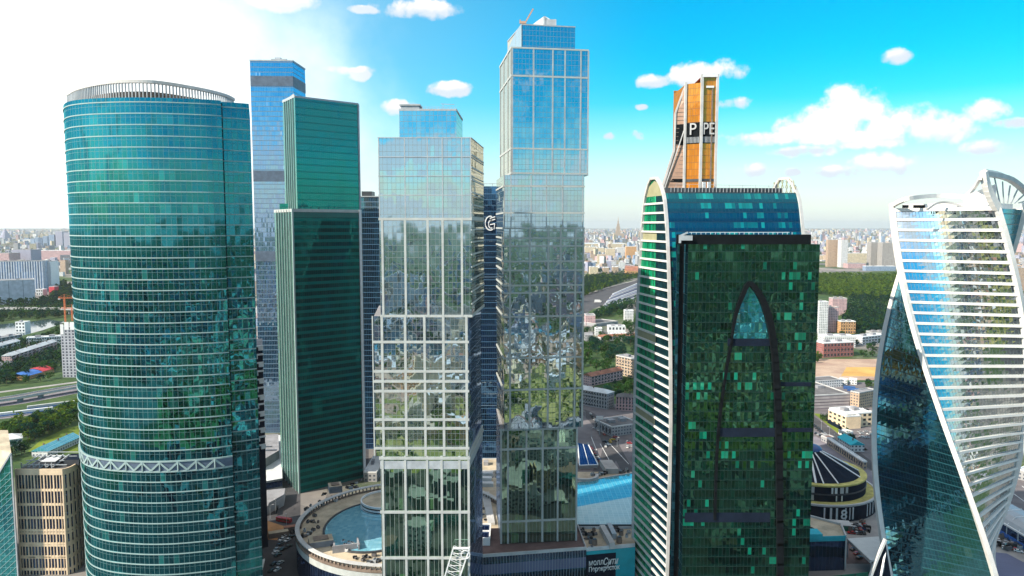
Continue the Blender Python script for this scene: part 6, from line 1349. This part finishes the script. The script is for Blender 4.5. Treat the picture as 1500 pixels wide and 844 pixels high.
# ================================================================== trees
def crown_mb(n_cl, n_q, size, rx, rz, zc, seed, mats=1):
    rnd = random.Random(seed); mb = MB()
    for c_ in range(n_cl):
        a = rnd.uniform(0, 6.283); h = rnd.uniform(-.85, 1); r = math.sqrt(max(0, 1 - h * h)) * rnd.uniform(.45, 1.0); c = Vector((rx * r * math.cos(a), rx * r * math.sin(a), zc + rz * h)); cr_ = rx * rnd.uniform(.28, .46); mi = rnd.randrange(mats)
        for k in range(n_q):
            v = Vector((rnd.gauss(0, 1), rnd.gauss(0, 1), rnd.gauss(0, 1))).normalized(); p = c + Vector((v.x * cr_, v.y * cr_, v.z * cr_ * .8)) * rnd.uniform(.6, 1.05)
            nn = (v + Vector((rnd.gauss(0, .5), rnd.gauss(0, .5), rnd.gauss(0, .5) + .3))).normalized(); t1 = nn.orthogonal().normalized(); t2 = nn.cross(t1); s = size * rnd.uniform(.6, 1.3)
            mb.poly([p - t1 * s, p + t2 * s * .7, p + t1 * s, p - t2 * s * .7], [(0, 0)] * 4, mi)
    return mb
protos = []
for k in range(6):
    T = Thing('tree', 'broad tree', 'tree', (0, 0, 0)); h = 9 + (k % 3) * 1.5; rx = 4.2 + (k % 2) * 1.1
    mb = MB().tube((0, 0, -.2), (.2, .1, h * .45), .32, .22).tube((.2, .1, h * .42), (1.2, .6, h * .75), .2, .08).tube((.2, .1, h * .42), (-1.3, .3, h * .78), .18, .07).tube((.2, .1, h * .42), (.1, -1.0, h * .8), .16, .06)
    T.part('trunk', mb, 'bark'); T.part('crown', crown_mb(30, 15, .62, rx, h * .38, h * .62, 30 + k), ['leaf_dark', 'leaf_dark', 'leaf_light', 'leaf_blue', 'leaf_dark', 'leaf_blue'][k]); protos.append(T.o)
pT = Thing('poplar_tree', 'slim', 'tree', (0, 0, 0)); pT.part('trunk', MB().tube((0, 0, -.2), (0, 0, 9), .25, .08), 'bark'); pT.part('crown', crown_mb(26, 12, .5, 1.6, 5.0, 7.0, 77), 'leaf_dark')
USED = set()
def plant(px, py, label, group, sc=1.0, light=False, root=None):
    g = gnd(px, py); k = random.choice((0, 1, 2, 3, 4, 5) if light else (0, 1, 3, 4, 5)); r = root or protos[k]; rz = random.uniform(0, 6.28); s = sc * random.uniform(.8, 1.2)
    if r not in USED: USED.add(r); o = r; o.location = (g.x, g.y, 0); o.rotation_euler = (0, 0, rz); o.scale = (s, s, s); o['label'] = label; o['group'] = group
    else: copy_tree(r, (g.x, g.y, 0), rz, label, group, s)
def inside(p, poly):
    c = False
    for i in range(len(poly)):
        (x0, y0), (x1, y1) = poly[i], poly[i - 1]
        if (y0 > p[1]) != (y1 > p[1]) and p[0] < (x1 - x0) * (p[1] - y0) / (y1 - y0) + x0: c = not c
    return c
def grove(poly, n, label, group, sc=1.0, light=False, avoid=()):
    xs, ys = [p[0] for p in poly], [p[1] for p in poly]; k = 0; tr = 0; put = []
    while k < n and tr < n * 60:
        tr += 1; p = (random.uniform(min(xs), max(xs)), random.uniform(min(ys), max(ys)))
        if not inside(p, poly) or any(x0 < p[0] < x1 and y0 < p[1] < y1 for x0, x1, y0, y1 in avoid): continue
        g = gnd(*p)
        if any(inside((g.x, g.y), q) for q in FOOT): continue
        if any((g.x - q[0]) ** 2 + (g.y - q[1]) ** 2 < (4.2 * sc) ** 2 for q in put): continue
        put.append((g.x, g.y)); plant(*p, label, group, sc, light); k += 1
grove([(842, 500), (942, 500), (942, 520), (898, 525), (898, 545), (864, 552), (842, 556)], 62, 'leafy green tree in the dense grove above the pitched roofs', 'trees of the dense grove', 1.25)
grove([(886, 575), (905, 566), (936, 566), (936, 580), (902, 590), (888, 585)], 14, 'leafy green tree behind the pink house', 'trees behind the pink house', 1.1)
grove([(846, 494), (872, 480), (893, 494), (880, 500), (850, 502)], 10, 'dark leafy tree among the small houses of the middle gap', 'trees among the small houses', 1.1)
grove([(880, 462), (914, 452), (914, 474), (900, 474)], 12, 'leafy tree behind the lavender factory roof', 'trees behind the factory', 1.5); grove([(916, 476), (936, 472), (936, 494), (918, 494)], 8, 'dark tree beside the vaulted tower below the white tower block', 'trees below the white block', 1.3)
grove([(-10, 635), (45, 616), (118, 596), (118, 622), (70, 640), (40, 655), (36, 642), (-10, 640)], 46, 'bushy green tree in the park between railway and lawn', 'trees in the railway park', 1.05, True)
grove([(-6, 662), (35, 664), (60, 650), (30, 668), (-6, 680)], 8, 'bushy tree near the white hip roofed house', 'trees by the white house', .9, True)
grove([(-10, 570), (30, 565), (90, 558), (88, 551), (40, 560), (20, 548), (-10, 556)], 18, 'dark green tree between the market shed and the elevated road', 'trees by the market shed', 1.0)
grove([(20, 540), (84, 521), (90, 532), (84, 545), (45, 548), (22, 552)], 24, 'dark leafy tree in front of the slanting apartment block', 'trees by the slanting block', 1.05)
grove([(30, 502), (60, 500), (92, 508), (88, 516), (40, 522), (28, 515)], 16, 'leafy tree round the long white building', 'trees by the long white building', 1.0)
grove([(60, 497), (88, 484), (92, 494), (66, 500)], 10, 'green tree on the river bank behind the long white building', 'trees on the river bank', 1.1); grove([(0, 467), (96, 456), (96, 466), (60, 470), (0, 474)], 24, 'dark tree on the far river bank below the road bridge', 'trees on the far bank', 1.3)
grove([(-6, 516), (14, 512), (16, 530), (-6, 540)], 6, 'leafy tree at the picture edge by the pale roofed block', 'trees at the edge', 1.0); grove([(96, 576), (118, 572), (118, 566), (96, 570)], 0, '', '')
grove([(1256, 524), (1290, 500), (1296, 515), (1278, 524)], 7, 'green tree around the long white office', 'trees round the white office', 1.0); grove([(1230, 490), (1258, 486), (1262, 505), (1253, 510), (1230, 494)], 9, 'green tree beside the small orange block', 'trees by the orange block', 1.0)
grove([(1186, 529), (1212, 527), (1212, 534), (1186, 536)], 4, 'tree at the red brick building', 'trees at the brick building', 1.0, True); grove([(1186, 563), (1228, 561), (1228, 565), (1186, 567)], 5, 'small tree behind the pale long shed', 'trees behind the shed', .7, True); grove([(1268, 566), (1284, 564), (1284, 572), (1270, 570)], 3, 'tree by the twisted tower beyond the blue containers', 'trees by the containers', .8, True)
for i in range(6): plant(1202 + i * 1.9, 615 + (i % 2) * 1.5, 'slim dark conifer left of the yellow office', 'conifers by the yellow office', .62, root=pT.o)
for i in range(9): plant(1240 + i * 1.6, 633 + i * 2.6, 'small round tree on the lawn strip below the yellow office', 'trees on the lawn strip', .42)
for p in protos: 
    if p not in USED: p.location = (gnd(1190, 640).x, gnd(1190, 640).y, 0); p['label'] = 'small tree beside the market hall road'
# masses of wood that read as one
def wood(name, poly, n, size, sc, seed, mats):
    rnd = random.Random(seed); mb = MB(); xs, ys = [p[0] for p in poly], [p[1] for p in poly]; k = 0; cl = [crown_mb(7, 7, size, 4.6 * sc, 4.6 * sc, 6.5 * sc, seed + i) for i in range(5)]
    while k < n:
        p = (rnd.uniform(min(xs), max(xs)), rnd.uniform(min(ys), max(ys)))
        if not inside(p, poly): continue
        g = gnd(*p); tries = 0
        if any(inside((g.x, g.y), q) for q in FOOT): k += .3; continue
        s = rnd.uniform(.75, 1.25); b = len(mb.v); q = cl[rnd.randrange(5)]; mi = rnd.choices(range(len(mats)), [5, 3, 2][:len(mats)])[0]
        mb.v.extend([(g.x + v[0] * s, g.y + v[1] * s, v[2] * s) for v in q.v]); mb.f.extend([[i + b for i in f] for f in q.f]); mb.uv.extend(q.uv); mb.m.extend([mi] * len(q.f)); k += 1
    o = mb.build(name, mats); o['kind'] = 'stuff'; return o
wood('park_woods', [(1186, 430), (1240, 436), (1325, 440), (1325, 404), (1186, 403)], 2300, 1.5, 1.15, 5, ['leaf_light', 'leaf_light', 'leaf_dark']); wood('park_woods', [(1232, 488), (1325, 496), (1325, 428), (1250, 430), (1238, 450)], 1000, 1.3, 1.2, 6, ['leaf_blue', 'leaf_dark'])
wood('yard_woods', [(846, 438), (880, 426), (915, 414), (940, 406), (925, 402), (880, 404), (846, 410)], 800, 1.6, 1.3, 7, ['leaf_blue', 'leaf_dark', 'leaf_light']); wood('far_bank_woods', [(-40, 449), (110, 449), (110, 425), (80, 410), (80, 434), (52, 446), (-40, 449.5)], 420, 1.7, 1.4, 8, ['leaf_blue', 'leaf_dark']); wood('riverside_woods', [(-40, 560), (20, 556), (36, 556), (92, 540), (92, 488), (62, 500), (20, 508), (-40, 512)], 330, 1.0, 1.0, 12, ['leaf_blue', 'leaf_dark']); wood('riverside_woods', [(-40, 474), (40, 468), (112, 462), (112, 452), (-40, 455)], 200, 1.3, 1.2, 13, ['leaf_blue', 'leaf_dark']); wood('railway_woods', [(-20, 636), (50, 617), (118, 600), (118, 618), (60, 640), (36, 652), (34, 640), (-20, 646)], 70, .9, .9, 14, ['leaf_dark', 'leaf_light'])
wood('yard_woods', [(868, 470), (930, 452), (936, 440), (900, 446), (870, 462)], 160, 1.3, 1.1, 9, ['leaf_blue', 'leaf_dark'])

# ================================================================== the city out to the horizon, in every direction
rnd = random.Random(11)
QUAY = ['wall_grey', 'navy_glass', 'wall_white', 'teal_glass', 'wall_tan', 'navy_glass', 'wall_grey', 'dark_metal', 'roof_grey', 'roof_brown', 'roof_grey', 'roof_dark']
def keepout(x, y):
    if 62 < y < 285 and abs(x) < 420: return False
    if abs(x) < 420 and 200 < y < 780: return True
    if y > 50:
        px = 750 + F * x / (y * CT + H * ST); vy = 422 + F * (H * CT - y * ST) / (y * CT + H * ST)
        if (-40 < px < 125 and 405 < vy < 700) or (838 < px < 945 and 400 < vy < 720) or (1185 < px < 1325 and 396 < vy < 720) or (1185 < px < 1325 and 383 < vy < 397): return True
    return -650 < y < -510 or (abs(x) < 420 and 0 < y < 60)
LIGHT = ['wall_cream', 'wall_cream', 'wall_white', 'wall_white', 'stone_beige', 'wall_orange', 'wall_white', 'wall_cream', 'roof_pale', 'roof_tan', 'roof_rust', 'roof_tan']
def city(name, n, r0, r1, az0, az1, hs, pw=1.0, yflip=1, pal=None):
    mb = MB(); k = 0
    while k < n:
        r = r0 + (r1 - r0) * rnd.random() ** pw; a = R(rnd.uniform(az0, az1)); x, y = r * math.sin(a), r * math.cos(a) * yflip
        if keepout(x, y): k += .2; continue
        h = hs[0] + (hs[1] - hs[0]) * rnd.random() ** 2.2; L = rnd.uniform(12, 40) * (1 + r / 16000); w = rnd.uniform(9, 15) * (1 + r / 12000); m_ = rnd.randrange(8)
        if rnd.random() < .25: L = w * 1.3; h *= 1.5
        if rnd.random() < .25: h *= .35; w *= 2
        mb.obox(x, y, L / 2, w / 2, rnd.choice((0, 1.57)) + rnd.gauss(.2, .3), 0, h, m_, rnd.choice((8, 8, 9, 10, 11))); k += 1
    o = mb.build(name, pal or CITYWALLS); o['kind'] = 'stuff'; return o
city('far_city', 4200, 1500, 5200, -42, 42, (8, 42), .8); city('far_city', 6500, 5000, 14500, -42, 42, (14, 66), .8); city('far_city', 4500, 14000, 32000, -40, 40, (20, 70), .8)
city('city_across_river', 1500, 600, 5200, -75, 75, (8, 60), 2.2, -1); city('embankment_city', 95, 20, 330, -75, 75, (8, 40), .6, -1, LIGHT); city('embankment_city', 150, 300, 620, -65, 65, (8, 40), .8, -1, LIGHT); city('city_beside', 260, 700, 4000, 50, 130, (8, 50)); city('city_beside', 260, 700, 4000, -130, -50, (8, 50))
def wood_at(name, n, fx, seed, mats, size=1.5, sc=1.2):
    rr = random.Random(seed); mb = MB(); cl = [crown_mb(7, 7, size, 4.6 * sc, 4.6 * sc, 6.0 * sc, seed + i) for i in range(4)]
    for k in range(n):
        x, y = fx(rr); s = rr.uniform(.7, 1.3); b = len(mb.v); q = cl[rr.randrange(4)]; mi = rr.randrange(len(mats)); mb.v.extend([(x + v[0] * s, y + v[1] * s, v[2] * s) for v in q.v]); mb.f.extend([[i + b for i in f] for f in q.f]); mb.uv.extend(q.uv); mb.m.extend([mi] * len(q.f))
    o = mb.build(name, mats); o['kind'] = 'stuff'; return o
wood_at('embankment_woods', 420, lambda r: (r.uniform(-300, 380), r.choice((r.uniform(-170, 60), r.uniform(-60, 50), r.uniform(-480, -180)))), 21, ['leaf_light', 'leaf_light', 'leaf_dark', 'leaf_light']); city('quay_city', 80, 60, 300, -70, 70, (5, 24), .6, 1, QUAY); wood_at('quay_trees', 60, lambda r: (r.uniform(-330, 400), r.uniform(70, 270)), 25, ['leaf_dark', 'leaf_blue'])
wood_at('woods_across_river', 1500, lambda r: (r.uniform(-1500, 1500), r.choice((r.uniform(-2600, -1150), r.uniform(-1500, -900), r.uniform(-900, -570)))), 22, ['leaf_blue', 'leaf_blue', 'leaf_dark'], 2.4, 1.7); sheet('woods_ground', [(-6000, -1000), (6000, -1000), (9000, -14000), (-9000, -14000)], .03, 'grass_dark')
def fxy(r):
    while True:
        d = r.uniform(1300, 7000); a = R(r.uniform(-40, 40)); x, y = d * math.sin(a), d * math.cos(a)
        cl_ = math.sin(x * .0031 + 1) + math.sin(y * .0023 + x * .001) + r.gauss(0, .5)
        if cl_ > .5 and not keepout(x, y): return x, y
wood_at('far_woods', 2200, fxy, 23, ['leaf_dark', 'leaf_blue'], 2.4, 1.6)
sheet('river_behind', [(-6000, -520), (6000, -520), (6000, -640), (-6000, -640)], .06, 'water'); sheet('embankment_lawn', [(-300, 60), (380, 60), (420, -175), (-340, -175)], .03, 'park_mix'); sheet('embankment_square', [(-340, -176), (420, -176), (560, -500), (-480, -500)], .03, 'earth_site'); sheet('quay_ground', [(-360, 330), (420, 330), (420, 61), (-360, 61)], .03, 'asphalt_dark'); sheet('embankment_road', [(-900, -480), (900, -480), (900, -510), (-900, -510)], .09, 'asphalt')
